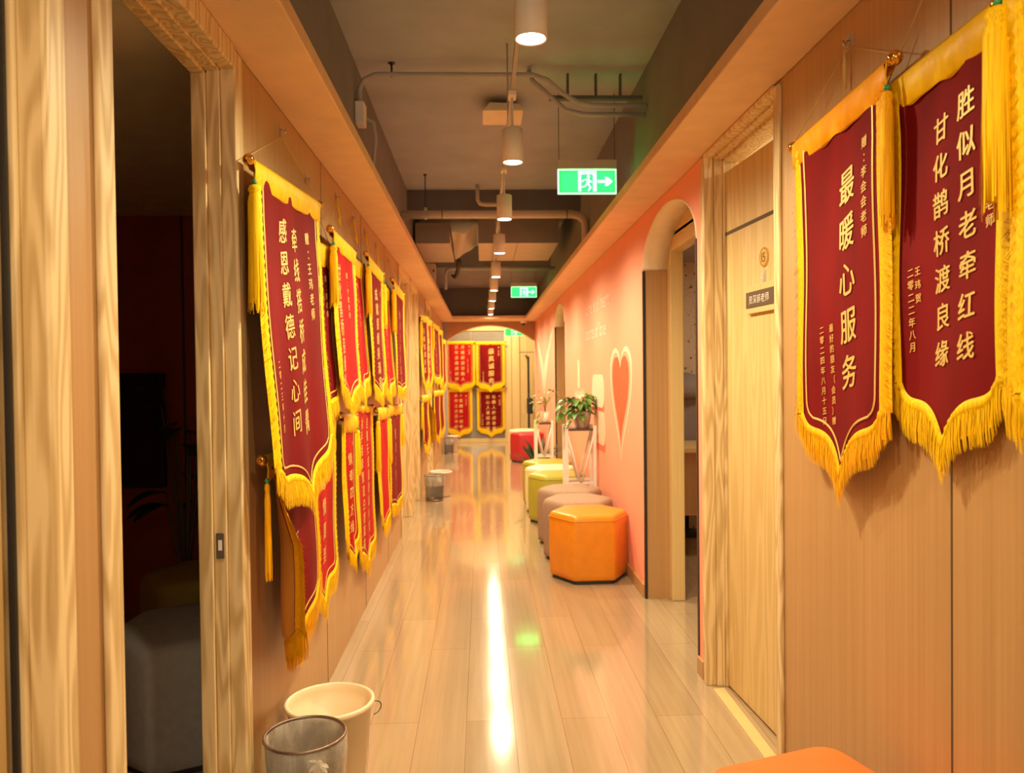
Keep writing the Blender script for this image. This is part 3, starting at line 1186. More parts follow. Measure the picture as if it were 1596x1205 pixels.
banner('R', (0.872, 1.262, 1.915), (0.872, 0.72, 1.93), 'crimson banner cut by the right edge of the picture', drop=0.70, piping=False, tip=0.085, amp=0.003, folds=1.3, ph=1.0, dens=0.0026,
       tassels=(1, 0), tas_len=0.345, tas_r=0.023, tas_dn=(-0.055, 0), finials=(1, 0), flen=0.085, cols=[('二零二四年十月', 0.12, 0.47, 0.026, 0.029), ('诚心服务', 0.5, 0.2, 0.09, 0.11)])

# --- left wall, upper row (viewer's left is the near end)
banner('L', (-0.622, 2.125, 1.892), (-0.60, 2.915, 1.945), 'largest crimson banner with yellow fringe nearest the open doorway on the left', drop=0.90, tip=0.095, lean=0.05, amp=0.006,
       folds=2.6, ph=0.4, dens=0.003, fringe='yellow', satin='satin_y', apex=(-0.660, 2.637, 2.112), tassels=(1, 0), tas_len=0.34, tas_r=0.019,
       cols=[('赠：王玮老师', 0.77, 0.15, 0.044, 0.052), ('牵线搭桥成佳偶', 0.535, 0.17, 0.082, 0.098), ('感恩戴德记心间', 0.34, 0.155, 0.080, 0.098), ('二零二三年十月', 0.12, 0.56, 0.026, 0.031)])
banner('L', (-0.640, 2.76, 1.805), (-0.640, 3.335, 1.842), 'crimson banner half hidden behind the largest banner, upper row', drop=0.63, tip=0.06, lean=0.03, amp=0.006, ph=1.0, dens=0.004,
       tassels=(0, 0), sleeve=0.085, cols=[('情牵缘分幸福结', 0.52, 0.15, 0.058, 0.07), ('赠：周老师', 0.8, 0.13, 0.03, 0.036)], apex=(-0.66, 3.0, 2.06), flen=0.06)
banner('L', (-0.612, 3.19, 1.905), (-0.612, 3.79, 1.905), 'bright red upper banner with large characters starting high at its near edge', drop=0.66, tip=0.06, lean=0.025, amp=0.004, folds=1.5,
       cloth='red', dens=0.004, cols=[('甘化鹊桥良缘线', 0.2, 0.155, 0.078, 0.078), ('赠：宁欣老师', 0.62, 0.145, 0.03, 0.036)], apex=(-0.66, 3.619, 2.13), tassels=(1, 0), tas_len=0.25)
banner('L', (-0.646, 3.70, 1.90), (-0.646, 4.26, 1.905), 'bright red banner with small faint writing, fourth from the open doorway, upper row', drop=0.63, tip=0.06, lean=0.035, amp=0.004, cloth='red', dens=0.005,
       cols=[('赠：林子老师', 0.66, 0.13, 0.032, 0.04), ('千里姻缘一线牵', 0.35, 0.16, 0.06, 0.07)], tassels=(0, 0), apex=(-0.66, 4.08, 2.13), sleeve=0.085)
banner('L', (-0.612, 4.17, 1.955), (-0.612, 4.84, 1.935), 'crimson banner hung highest in the middle of the upper row on the left', drop=0.70, tip=0.06, lean=0.018, amp=0.008, folds=1.6, ph=1.5, dens=0.005,
       cols=[('成就良缘美满家', 0.5, 0.17, 0.075, 0.085), ('赠：李老师', 0.8, 0.15, 0.03, 0.036)], apex=(-0.66, 4.499, 2.135), tassels=(1, 1), tas_len=0.27)
banner('L', (-0.646, 4.76, 1.89), (-0.646, 5.45, 1.90), 'red banner second from the far end of the upper row before the paired doorways', drop=0.66, tip=0.06, lean=0.035, amp=0.005, cloth='red', dens=0.005,
       cols=[('月下老人牵红线', 0.62, 0.14, 0.066, 0.08)], apex=(-0.66, 4.957, 2.135), tassels=(0, 0), sleeve=0.08)
banner('L', (-0.612, 5.37, 1.965), (-0.612, 6.13, 1.94), 'crimson banner at the far end of the upper row beside the paired doorways', drop=0.74, tip=0.06, lean=0.018, amp=0.006, ph=2.0, dens=0.005,
       cols=[('缘来是你幸福长', 0.55, 0.2, 0.07, 0.082)], apex=(-0.66, 5.6, 2.135), tassels=(1, 0), tas_len=0.3)
# --- left wall, lower row
banner('L', (-0.622, 2.20, 1.07), (-0.618, 2.92, 1.06), 'lowest crimson banner with its near edge curled out showing orange lining', drop=0.555, tip=0.075, lean=0.012, amp=0.005, ph=2.6, dens=0.003, fringe='orange_f',
       curl=0.062, cols=[('百年好合', 0.5, 0.3, 0.07, 0.085)], tassels=(1, 0), tas_len=0.27, tas_r=0.009, flen=0.085)
banner('L', (-0.646, 2.78, 1.165), (-0.646, 3.40, 1.12), 'red banner under the largest one, with spaced gold characters running down to its point', drop=0.66, tip=0.08, lean=0.005, amp=0.003, cloth='red', dens=0.004,
       sleeve=0.08, cols=[('有缘情周到', 0.57, 0.16, 0.072, 0.098), ('赠：陈老师', 0.8, 0.13, 0.024, 0.032)], tassels=(0, 0), flen=0.075)
banner('L', (-0.632, 3.46, 1.13), (-0.632, 3.88, 1.10), 'narrow crimson banner with a satin sleeve in the lower row', drop=0.62, tip=0.06, lean=0.01, amp=0.008, folds=1.8, ph=1.0, dens=0.004, sleeve=0.075, cloth='red',
       cols=[('情牵四方缘', 0.5, 0.2, 0.06, 0.08), ('赠：吴老师', 0.8, 0.13, 0.024, 0.032)], tassels=(0, 1), tas_len=0.22, tas_r=0.012, flen=0.06)
banner('L', (-0.647, 3.92, 1.15), (-0.647, 4.56, 1.12), 'red banner in the lower row with two close columns of bold gold writing', drop=0.78, tip=0.07, lean=0.01, amp=0.003, cloth='red', dens=0.004, sleeve=0.03,
       cols=[('佳偶天成成眷属永同心', 0.70, 0.09, 0.068, 0.072), ('执手相牵情谊白首莫离', 0.34, 0.09, 0.068, 0.072)], tassels=(0, 0), flen=0.08)
banner('L', (-0.632, 4.61, 1.10), (-0.632, 5.20, 1.08), 'plain faced crimson banner with folds, second from the far end of the lower row', drop=0.68, tip=0.06, lean=0.012, amp=0.01, folds=1.4, ph=0.5, dens=0.005, cloth='red',
       tassels=(1, 1), tas_len=0.3, tas_r=0.015, cols=[], flen=0.07)
banner('L', (-0.648, 5.27, 1.09), (-0.648, 6.16, 1.06), 'wide dark crimson banner ending the lower row beside the paired doorways', drop=0.70, tip=0.06, lean=0.012, amp=0.006, ph=2.0, dens=0.006,
       tassels=(0, 1), tas_len=0.25, cols=[('感谢红娘', 0.5, 0.2, 0.08, 0.1)])
# --- left wall, beyond the paired doorways
FAR = [
    ((-0.648, 8.20, 1.93), (-0.60, 8.72, 1.95), 0.70, 0.0, 'crimson', 'crimson banner directly past the paired doorways, upper row'),
    ((-0.648, 8.74, 1.94), (-0.59, 9.26, 1.94), 0.70, 0.0, 'red', 'red banner in the upper row in front of the single far doorway'),
    ((-0.645, 8.18, 1.07), (-0.60, 8.66, 1.07), 0.52, 0.0, 'crimson', 'crimson banner directly past the paired doorways, lower row above the bins'),
    ((-0.625, 8.72, 1.07), (-0.61, 9.20, 1.07), 0.48, 0.05, 'red', 'banner in the lower row showing its orange lining above the bins'),
    ((-0.645, 10.20, 1.985), (-0.60, 10.95, 1.97), 0.72, 0.0, 'crimson', 'first upper banner past the single far doorway'),
    ((-0.645, 11.0, 1.96), (-0.59, 11.70, 1.955), 0.72, 0.0, 'crimson', 'middle upper banner of the last cluster by the arch'),
    ((-0.645, 11.78, 1.86), (-0.585, 12.60, 1.85), 0.70, 0.0, 'crimson', 'upper banner closest to the far arch on the left'),
    ((-0.645, 10.22, 1.07), (-0.60, 10.98, 1.07), 0.58, 0.0, 'crimson', 'first lower banner past the single far doorway'),
    ((-0.645, 11.08, 1.06), (-0.59, 11.85, 1.05), 0.58, 0.0, 'crimson', 'lower banner closest to the far arch on the left'),
]
for i, (a, b, dr, cu, cl, lab) in enumerate(FAR):
    banner('L', a, b, lab, drop=dr, tip=0.07, lean=0.015, amp=0.008, folds=1.5, ph=i * 1.1, dens=0.008, cloth=cl, curl=cu, tassels=(1, 0) if i % 2 == 0 else (0, 0),
           tas_len=0.28, cols=[('良缘佳偶天成', 0.5, 0.16, 0.07, 0.085)] if i in (0, 1, 4, 5) else [])
# --- end partition
banner('E', (-0.705, 14.63, 1.915), (-0.105, 14.63, 1.915), 'bright red banner at top left of the end partition, two columns of writing', drop=0.80, tip=0.07, lean=0.01, amp=0.004, cloth='red', dens=0.006, flen=0.085,
       tassels=(0, 0), sleeve=0.05, cols=[('月缘桥梁引路人', 0.60, 0.10, 0.074, 0.1), ('百年良缘成就师', 0.36, 0.10, 0.074, 0.1), ('赠：红老师', 0.86, 0.09, 0.03, 0.034), ('二零二三年九月敬赠', 0.80, 0.33, 0.026, 0.03), ('二零二三年敬', 0.12, 0.55, 0.028, 0.036)])
banner('E', (-0.125, 14.60, 1.90), (0.455, 14.60, 1.90), 'dark crimson banner at top right of the end partition, five large characters', drop=0.79, tip=0.07, lean=0.01, amp=0.003, dens=0.006, flen=0.085,
       tassels=(0, 0), sleeve=0.05, cols=[('最真诚服务', 0.53, 0.17, 0.115, 0.138), ('赠：李老师', 0.84, 0.10, 0.03, 0.036), ('二零二四年春敬赠', 0.2, 0.55, 0.026, 0.031)])
banner('E', (-0.70, 14.655, 1.03), (-0.17, 14.655, 1.03), 'dull red banner at bottom left of the end partition', drop=0.78, tip=0.07, lean=0.0, amp=0.003, cloth='red', dens=0.006, flen=0.085,
       tassels=(0, 0), cols=[('千里姻缘一线牵', 0.58, 0.13, 0.07, 0.098), ('天作之合百年好', 0.36, 0.13, 0.07, 0.098), ('赠：吴老师', 0.82, 0.14, 0.03, 0.04)])
banner('E', (-0.118, 14.645, 1.03), (0.45, 14.645, 1.03), 'dark crimson banner at bottom right of the end partition', drop=0.775, tip=0.08, lean=0.0, amp=0.003, dens=0.006, flen=0.08,
       tassels=(0, 0), cols=[('有情人终成眷属', 0.62, 0.16, 0.076, 0.1), ('贴心人喜结良缘', 0.37, 0.16, 0.076, 0.1), ('赠：张老师', 0.86, 0.15, 0.032, 0.04), ('二零二四年赠', 0.14, 0.48, 0.03, 0.04)])

# ------------------------------------------------------------------ adhesive hooks on the walls


def hook(x, y, z, s, label, group):
    r = thing('adhesive_hook', (x, y, z), label, 'hook', group)
    mb = MB().box(min(x, x + s * 0.002), max(x, x + s * 0.002), y - 0.014, y + 0.014, z - 0.02, z + 0.022, 0.0008)
    mb.build('backplate', M['clear'], r)
    MB().tube([(x + s * 0.002, y, z + 0.004), (x + s * 0.008, y, z + 0.003), (x + s * 0.011, y, z - 0.009), (x + s * 0.017, y, z - 0.008), (x + s * 0.018, y, z + 0.004)], 0.0028, 8).build('hook_arm', M['steel'], r)
    return r


HG = 'clear hooks above the left banners'
for (y, lab) in ((2.637, 'clear hook holding the cord of the largest banner'), (3.0, 'clear hook above the banner half hidden by the largest one'), (3.619, 'shiny hook above the bright red banner with a large column'),
                 (4.08, 'clear hook above the red banner with faint writing'), (4.499, 'clear hook above the highest hung banner of the row'), (4.957, 'clear hook second from the paired doorways'), (5.6, 'clear hook closest to the paired doorways')):
    hook(LX, y, 2.06 + 0.0 if y == 3.0 else 2.13, 1, lab, HG)
hook(RX, 1.913, 2.125, -1, 'clear hook holding the cord beside door 15', 'hooks on the right wall')
# loose end of the cord that hangs below that hook
tz = MB().tube([(0.914, 1.913, 2.112), (0.916, 1.913, 2.07), (0.917, 1.912, 2.01)], [0.0016, 0.005, 0.004], 8).build('cord_tassel', M['cord'])
tag(tz, 'short yellow cord tassel dangling from the hook beside door 15', 'tassel')
cl = MB()
for y in (3.62, 4.09, 4.51, 4.965):
    o = MB().tube([(LX + 0.012, y - 0.03, 2.12), (LX + 0.014, y, 2.06), (LX + 0.012, y + 0.035, 2.05), (LX + 0.013, y + 0.03, 2.0), (LX + 0.012, y, 2.035)], 0.0035, 6).build('cord_loop', M['satin_y'])
    tag(o, {3.62: 'yellow cord loop dangling above the bright red upper banner', 4.09: 'yellow cord loop dangling above the banner with faint writing', 4.51: 'yellow cord loop above the highest hung banner',
            4.965: 'yellow cord loop furthest along the left wall'}[y], 'cord', 'loose cord loops on the left wall')

# ------------------------------------------------------------------ plates on door 15
r = thing('number_plate', door_pt(Vector((0.372, 0.001, 1.718))), 'oval gold plate numbered 15 on the right hand door', 'door number')


def on_door(cx, cz, lift):
    return lambda u, tt: door_pt(Vector((cx + u, lift, cz - tt)))


def ellipse(fn, a, b, n=40):
    return [fn(a * math.cos(2 * PI * k / n), b * math.sin(2 * PI * k / n)) for k in range(n)]


def slab2(outline_fn, a, b, lift0, lift1, cx, cz):
    p0 = ellipse(on_door(cx, cz, lift0), a, b)
    p1 = ellipse(on_door(cx, cz, lift1), a, b)
    n = len(p0)
    f = [tuple(range(n)), tuple(range(2 * n - 1, n - 1, -1))] + [(i, n + i, n + (i + 1) % n, (i + 1) % n) for i in range(n)]
    return MB().add(p0 + p1, f, True)


slab2(None, 0.036, 0.036, 0.0, 0.004, 0.372, 1.718).build('disc', M['plate_gold'], r)
mb = MB()
fn = on_door(0.372, 1.718, 0.0046)
for k in range(22):
    a0 = 2 * PI * k / 22
    a1 = a0 + 0.17
    mb.add([fn(0.030 * math.cos(a0), 0.030 * math.sin(a0)), fn(0.030 * math.cos(a1), 0.030 * math.sin(a1)), fn(0.034 * math.cos(a1), 0.034 * math.sin(a1)), fn(0.034 * math.cos(a0), 0.034 * math.sin(a0))], [(0, 1, 2, 3)], True)
mb.build('dashed_border', M['plate_dark'], r)
mb = MB()
write(mb, '15', on_door(0.372, 1.718, 0.005), 0.048, vertical=False, u0=-0.026, t0=0.017, bold=0.0, extra=0.0)
mb.build('numeral', M['plate_dark'], r)

r = thing('name_sign', door_pt(Vector((0.364, 0.001, 1.565))), 'wooden sign with a dark band and white characters on the right hand door', 'sign')
fn = lambda p: door_pt(p)
MB().box(0.240, 0.478, 0.0, 0.014, 1.52, 1.622, 0.001).map(door_pt).build('board', M['ash_plain'], r)
MB().box(0.240, 0.478, 0.014, 0.016, 1.541, 1.600).map(door_pt).build('dark_band', M['plate_dark'], r)
mb = MB()
write(mb, '资深郝老师', on_door(0.359, 1.5705, 0.0166), 0.034, vertical=False, u0=-0.092, t0=0.013)
mb.build('lettering', M['print_white'], r)
r = thing('adhesive_hook', door_pt(Vector((0.370, 0.001, 1.652))), 'small clear hook between the number plate and the name sign', 'hook')
MB().box(0.355, 0.385, 0.0, 0.002, 1.628, 1.672, 0.0008).map(door_pt).build('backplate', M['clear'], r)
MB().tube([door_pt(Vector((0.370, 0.002, 1.655))), door_pt(Vector((0.370, 0.012, 1.65))), door_pt(Vector((0.370, 0.013, 1.637))), door_pt(Vector((0.370, 0.02, 1.64)))], 0.003, 8).build('hook_arm', M['clear'], r)

# ------------------------------------------------------------------ pendant lamps on their track
tr = thing('lamp_track', (LAMP_X, 6.0, 2.57), 'pale track running above the row of pendant lamps', 'track')
MB().box(LAMP_X - 0.009, LAMP_X + 0.009, 1.2, 12.6, 2.56, 2.58, 0.003).build('rail', M['grey_pipe'], tr)
for y in (1.5, 4.0, 7.3, 9.7):
    MB().tube([(LAMP_X, y, 2.575), (LAMP_X, y, ZC)], 0.005, 6).build('hanger_rod', M['grey_pipe'], tr)


def lamp(y, label):
    r = thing('pendant_lamp', (LAMP_X, y, LAMP_Z), label, 'lamp', 'pendant lamps down the corridor')
    z = LAMP_Z
    MB().lathe((LAMP_X, y, z), [(0.040, 0.004), (0.045, 0.0), (0.047, 0.002), (0.047, 0.145), (0.043, 0.15), (0.0005, 0.15)], 36).build('lamp_body', M['lampbody'], r)
    MB().lathe((LAMP_X, y, z), [(0.0005, 0.0035), (0.040, 0.0035)], 36).build('lens', M['lens'], r, recalc=False)
    MB().tube([(LAMP_X, y, z + 0.148), (LAMP_X, y, 2.545)], 0.006, 8).build('stem', M['lampbody'], r)
    MB().box(LAMP_X - 0.018, LAMP_X + 0.018, y - 0.04, y + 0.04, 2.54, 2.561, 0.003).build('track_adapter', M['lampbody'], r)
    return r


ORD = ['nearest pendant lamp, glaring largest at the top of the picture', 'second pendant lamp, its white cylinder clear under the conduit', 'third pendant lamp, hanging in front of the fat ceiling pipe',
       'fourth pendant lamp, hanging in front of the boxed air conditioner', 'fifth pendant lamp, just past the boxed air conditioner', 'sixth pendant lamp, level with the middle exit sign', 'third pendant lamp from the corridor end',
       'second pendant lamp from the corridor end', 'last and smallest pendant lamp above the far arch']
l0 = lamp(LAMP_Y[0], ORD[0])
for y, lab in zip(LAMP_Y[1:], ORD[1:]):
    again(l0, (LAMP_X, y, LAMP_Z), lab)

# ------------------------------------------------------------------ exit signs


def exit_sign(cx, y, cz, w, label):
    h = w * 0.42
    r = thing('exit_sign', (cx, y, cz), label, 'exit sign', 'green exit signs')
    x0, x1, z0, z1 = cx - w / 2, cx + w / 2, cz - h / 2, cz + h / 2
    MB().box(x0, x1, y - 0.018, y + 0.018, z1, z1 + h * 0.36, 0.002).build('housing', M['exit_case'], r)
    MB().box(x0, x1, y - 0.006, y + 0.006, z0, z1, 0.001).build('lit_border', M['exit_white'], r)
    b = w * 0.028
    MB().box(x0 + b, x1 - b, y - 0.0085, y - 0.006, z0 + b, z1 - b).build('green_field', M['exit_green'], r)
    pic = MB()
    yy = y - 0.0105

    def q(pts):
        pic.prism(pts, lambda a, bb: (cx + a * w, yy, cz + bb * h), lambda a, bb: (cx + a * w, y - 0.0085, cz + bb * h))

    q([(-0.155, -0.40), (-0.10, -0.40), (-0.10, 0.30), (-0.155, 0.42)])
    q([(0.095, -0.40), (0.16, -0.40), (0.16, 0.42), (0.095, 0.30)])
    q([(-0.155, 0.42), (-0.10, 0.28), (0.095, 0.28), (0.16, 0.42)])
    # running figure
    q([(0.02 + 0.028 * math.cos(2 * PI * k / 12), 0.19 + 0.068 * math.sin(2 * PI * k / 12)) for k in range(12)])
    q([(-0.03, 0.10), (0.03, 0.12), (0.055, 0.02), (0.035, -0.12), (-0.02, -0.10), (-0.015, 0.0)])
    q([(-0.03, 0.11), (-0.085, 0.06), (-0.092, -0.03), (-0.072, -0.03), (-0.065, 0.03), (-0.02, 0.06)])
    q([(0.03, 0.11), (0.07, 0.02), (0.09, -0.02), (0.078, -0.06), (0.05, -0.02), (0.03, 0.03)])
    q([(-0.02, -0.08), (-0.05, -0.17), (-0.095, -0.20), (-0.095, -0.25), (-0.035, -0.22), (0.01, -0.12)])
    q([(0.0, -0.10), (0.035, -0.10), (0.075, -0.24), (0.035, -0.38), (0.0, -0.38), (0.035, -0.24)])
    # arrow
    q([(0.175, 0.06), (0.32, 0.06), (0.29, 0.18), (0.35, 0.18), (0.435, 0.0), (0.35, -0.18), (0.29, -0.18), (0.32, -0.06), (0.175, -0.06)])
    pic.build('pictogram', M['exit_white'], r)
    area('sign_light', (cx, y - 0.016, cz), (math.radians(90), 0, 0), w * 0.9, h * 0.8, 2.4 if y < 12 else 0.3, (0.03, 1.0, 0.12))
    for sx in (x0 + 0.01, x1 - 0.01):
        MB().tube([(sx, y, z1 + h * 0.34), (sx, y, ZC if y < 7 else 2.72)], 0.0022, 5).build('hanging_wire', M['rod'], r)
    return r


e0 = exit_sign(0.653, 4.7, 2.466, 0.36, 'nearest and largest lit green exit sign with a right arrow')
exit_sign(0.60, 10.8, 2.44, 0.36, 'middle lit green exit sign hanging over the corridor')
exit_sign(0.585, 13.85, 2.045, 0.33, 'farthest green exit sign, partly hidden by the arch')

# ------------------------------------------------------------------ services under the slab
r = thing('conduit', (-0.2, 4.25, 2.94), 'grey conduit crossing the ceiling above the second lamp', 'conduit')
pts = [(-0.645, 4.25, 2.782), (-0.645, 4.25, 2.86), (-0.62, 4.25, 2.91), (-0.56, 4.25, 2.938), (-0.4, 4.25, 2.938), (0.30, 4.25, 2.938), (0.38, 4.25, 2.91), (0.46, 4.25, 2.84), (0.54, 4.25, 2.79), (0.62, 4.25, 2.775), (0.925, 4.25, 2.772)]
MB().tube(pts, 0.013, 10).build('tube', M['grey_pipe'], r)
MB().tube([(-0.47, 4.25, 2.925), (-0.47, 4.25, 3.0)], 0.006, 6).tube([(-0.47, 4.25, 2.996), (-0.47, 4.25, 3.0)], 0.02, 10).build('clamp', M['rod'], r)
r = thing('conduit', (0.6, 4.31, 2.75), 'second grey conduit running to the right wall above the exit sign', 'conduit')
MB().tube([(0.28, 4.31, 2.99), (0.30, 4.31, 2.93), (0.38, 4.31, 2.86), (0.48, 4.31, 2.77), (0.58, 4.31, 2.745), (0.925, 4.31, 2.742)], 0.013, 10).build('tube', M['grey_pipe'], r)
r = thing('cable_tray', (0.68, 4.4, 2.87), 'dark cable bracket rail above the conduits by the right wall', 'cable tray')
MB().box(0.40, RX, 4.38, 4.42, 2.855, 2.875).build('rail', M['slab_dark'], r)
for x in (0.5, 0.66, 0.8):
    MB().box(x, x + 0.012, 4.385, 4.415, 2.875, 3.0).build('bracket', M['slab_dark'], r)
r = thing('junction_box', (-0.645, 4.33, 2.73), 'white junction box on the upper left wall under the conduit', 'junction box')
MB().box(LX + 0.001, -0.615, 4.20, 4.30, 2.66, 2.78, 0.006).build('box', M['white'], r)
MB().tube([(-0.63, 4.30, 2.72), (-0.58, 4.32, 2.70), (-0.575, 4.36, 2.62), (-0.60, 4.42, 2.5), (-0.61, 4.45, 2.3)], 0.011, 8).build('cable_sleeve', M['grey_pipe'], r)

r = thing('ceiling_speaker', (0.15, 4.9, 2.94), 'beige wedge shaped unit hanging under the slab behind the second lamp', 'ceiling unit')
MB().prism([(0.025, 2.905), (0.27, 2.905), (0.245, 2.955), (0.07, 2.965)], lambda a, b: (a, 4.72 + (b - 2.9) * 0.5, b), lambda a, b: (a, 5.0, b)).build('casing', M['cream'], r)
MB().lathe((0.165, 4.88, 2.955), [(0.0005, 0.02), (0.09, 0.02), (0.095, 0.0), (0.09, -0.005)], 28).build('grille', M['exit_case'], r)
MB().tube([(0.15, 4.88, 2.97), (0.15, 4.88, 3.0)], 0.02, 8).build('bracket', M['rod'], r)

r = thing('ceiling_pipe', (0.1, 6.6, 2.66), 'fat pale pipe crossing the corridor under the dark beam', 'pipe')
MB().tube([(LX + 0.005, 6.6, 2.66), (-0.2, 6.6, 2.66), (0.78, 6.6, 2.66), (0.85, 6.6, 2.645), (0.895, 6.6, 2.60), (0.90, 6.6, 2.54), (0.90, 6.6, 2.26)], 0.034, 14).build('tube', M['foam'], r)
for x in (-0.32, 0.2, 0.74):
    MB().tube([(x - 0.004, 6.6, 2.66), (x + 0.004, 6.6, 2.66)], 0.0352, 14).build('strap', M['rod'], r)
r = thing('hanger_rod', (-0.46, 6.3, 2.8), 'thin dark threaded rod hanging on the left under the slab', 'hanger rod')
MB().tube([(-0.46, 6.6, 2.69), (-0.46, 6.6, 3.0)], 0.005, 6).tube([(-0.46, 6.6, 2.99), (-0.46, 6.6, 3.0)], 0.015, 8).build('rod', M['rod'], r)
MB().tube([(-0.46, 6.6, 2.62), (-0.46, 6.6, 2.72)], 0.012, 8).build('sleeve', M['white'], r)
r = thing('drain_pipe', (0.0, 6.9, 2.75), 'short bent drain pipe beside the third lamp', 'pipe')
MB().tube([(-0.02, 6.95, 2.99), (-0.02, 6.95, 2.86), (0.0, 6.95, 2.83), (0.04, 6.95, 2.82), (0.2, 6.95, 2.82)], 0.018, 10).build('tube', M['foam'], r)

r = thing('air_conditioner', (0.36, 8.2, 2.64), 'boxed air conditioner unit hung under the slab behind the fourth lamp', 'air conditioner')
MB().box(-0.02, 0.78, 7.7, 8.9, 2.60, 2.84, 0.006).build('casing', M['foam'], r)
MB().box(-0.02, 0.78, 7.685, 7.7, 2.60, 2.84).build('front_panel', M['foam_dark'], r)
MB().box(0.37, 0.374, 7.7, 8.9, 2.596, 2.60).build('seam', M['rod'], r)
for x in (0.02, 0.74):
    MB().tube([(x, 7.8, 2.84), (x, 7.8, 3.0)], 0.005, 6).build('hanger_rod', M['rod'], r)
r = thing('duct', (-0.4, 8.2, 2.65), 'boxy grey duct beside the draped film on the left', 'duct')
MB().box(-0.64, -0.30, 7.7, 9.0, 2.60, 2.80, 0.004).build('casing', M['foam'], r)
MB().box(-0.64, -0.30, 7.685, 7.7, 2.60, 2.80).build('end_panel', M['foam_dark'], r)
# draped film between duct and unit
v, f = [], []
for j in range(11):
    for i in range(13):
        q, w = i / 12, j / 10
        x = -0.285 + 0.25 * q
        y = 7.68 + 1.1 * w
        z = 2.80 - 0.02 - 0.17 * (1 - q) ** 1.5 * (0.4 + 0.6 * w) - 0.05 * math.sin(PI * q) + 0.012 * math.sin(9 * q + 4 * w)
        v.append((x, y, z))
for j in range(10):
    for i in range(12):
        a = j * 13 + i
        f.append((a, a + 1, a + 14, a + 13))
o = MB().add(v, f).build('draped_film', M['film'])
tag(o, 'crumpled grey film sagging between the duct and the boxed unit', 'plastic film')
r = thing('cable_bundle', (-0.3, 8.9, 2.5), 'dark twisted cable bundle hanging below the duct', 'cables')
MB().tube([(-0.25, 8.85, 2.62), (-0.25, 8.9, 2.56), (-0.25, 8.95, 2.54), (-0.27, 9.06, 2.48), (-0.30, 9.1, 2.44), (-0.34, 9.14, 2.47)], [0.02, 0.03, 0.024, 0.03, 0.022, 0.012], 8).build('bundle', M['rod'], r)
r = thing('conduit', (0.1, 9.3, 2.56), 'greenish conduit crossing behind the boxed air conditioner', 'conduit')
MB().tube([(-0.42, 9.3, 2.32), (-0.42, 9.3, 2.50), (-0.40, 9.3, 2.555), (-0.35, 9.3, 2.57), (0.9, 9.3, 2.57)], 0.02, 10).build('tube', M['grey_pipe'], r)
MB().tube([(0.05, 9.3, 2.57), (0.08, 9.3, 2.57)], 0.028, 10).build('coupling', M['grey_pipe'], r)
r = thing('control_box', (-0.56, 9.2, 2.5), 'pale upright control box on the upper left wall past the duct', 'control box')
MB().box(LX + 0.001, -0.53, 9.08, 9.24, 2.27, 2.60, 0.006).build('casing', M['foam'], r)
MB().box(-0.56, -0.54, 9.078, 9.082, 2.50, 2.53).build('label_plate', M['rod'], r)

r = thing('security_camera', (0.72, 13.15, 2.17), 'small white dome camera under the soffit at the far arch', 'camera')
MB().lathe((0.72, 13.2, 2.2), [(0.055, 0.0), (0.055, -0.03), (0.05, -0.04), (0.0005, -0.045)], 24).build('base', M['white'], r)
MB().ball((0.72, 13.2, 2.158), 0.036, 16, 10).build('dome', M['dark'], r)

# ------------------------------------------------------------------ ottomans


def rpoly(n, R, r, rot=0.0, seg=5):
    """regular polygon with rounded corners"""
    out = []
    for k in range(n):
        a = 2 * PI * k / n + rot
        inner = R - r / math.cos(PI / n)
        c = Vector((inner * math.cos(a), inner * math.sin(a)))
        for j in range(seg + 1):
            b = a - PI / n + 2 * PI / n * j / seg
            out.append(c + Vector((r * math.cos(b), r * math.sin(b))))
    return out


def ottoman(x, y, mat, label, R=0.255, h=0.43, rot=0.0, n=6, corner=0.035, edge=0.03, group='hexagonal ottomans along the coral wall', seams=True, name='ottoman'):
    r = thing(name, (x, y, 0), label, 'ottoman', group)
    rings = [(0.022, -0.008), (0.03, 0.0), (0.06, 0.0), (h * 0.5, 0.004), (h - edge - 0.01, 0.002)]
    for k in range(1, 6):
        a = PI / 2 * k / 5
        rings.append((h - edge + edge * math.sin(a) - 0.006, -edge * (1 - math.cos(a))))
    rings += [(h - 0.001, -edge - 0.05), (h + 0.003, -edge - 0.12)]
    base = rpoly(n, R, corner, rot)
    v, f = [], []
    m = len(base)
    for (z, off) in rings:
        for p in base:
            q = p * ((R + off) / R)
            v.append((x + q.x, y + q.y, z))
    for i in range(len(rings) - 1):
        for k in range(m):
            f.append((i * m + k, i * m + (k + 1) % m, (i + 1) * m + (k + 1) % m, (i + 1) * m + k))
    v.append((x, y, h + 0.005))
    for k in range(m):
        f.append(((len(rings) - 1) * m + k, (len(rings) - 1) * m + (k + 1) % m, len(v) - 1))
    f.append(tuple(range(m - 1, -1, -1)))
    MB().add(v, f).build('upholstery', M[mat], r)
    if seams:
        mb = MB()
        inner = [p * ((R + 0.003) / R) for p in base]
        mb.tube([(x + p.x, y + p.y, h - edge - 0.008) for p in inner], 0.003, 6, True)
        mb.build('seam_piping', M[mat], r)
    b2 = [p * 0.94 for p in base]
    MB().prism([(p.x, p.y) for p in b2], lambda a, b: (x + a, y + b, 0.0), lambda a, b: (x + a, y + b, 0.024)).build('foot_ring', M['dark'], r)
    return r


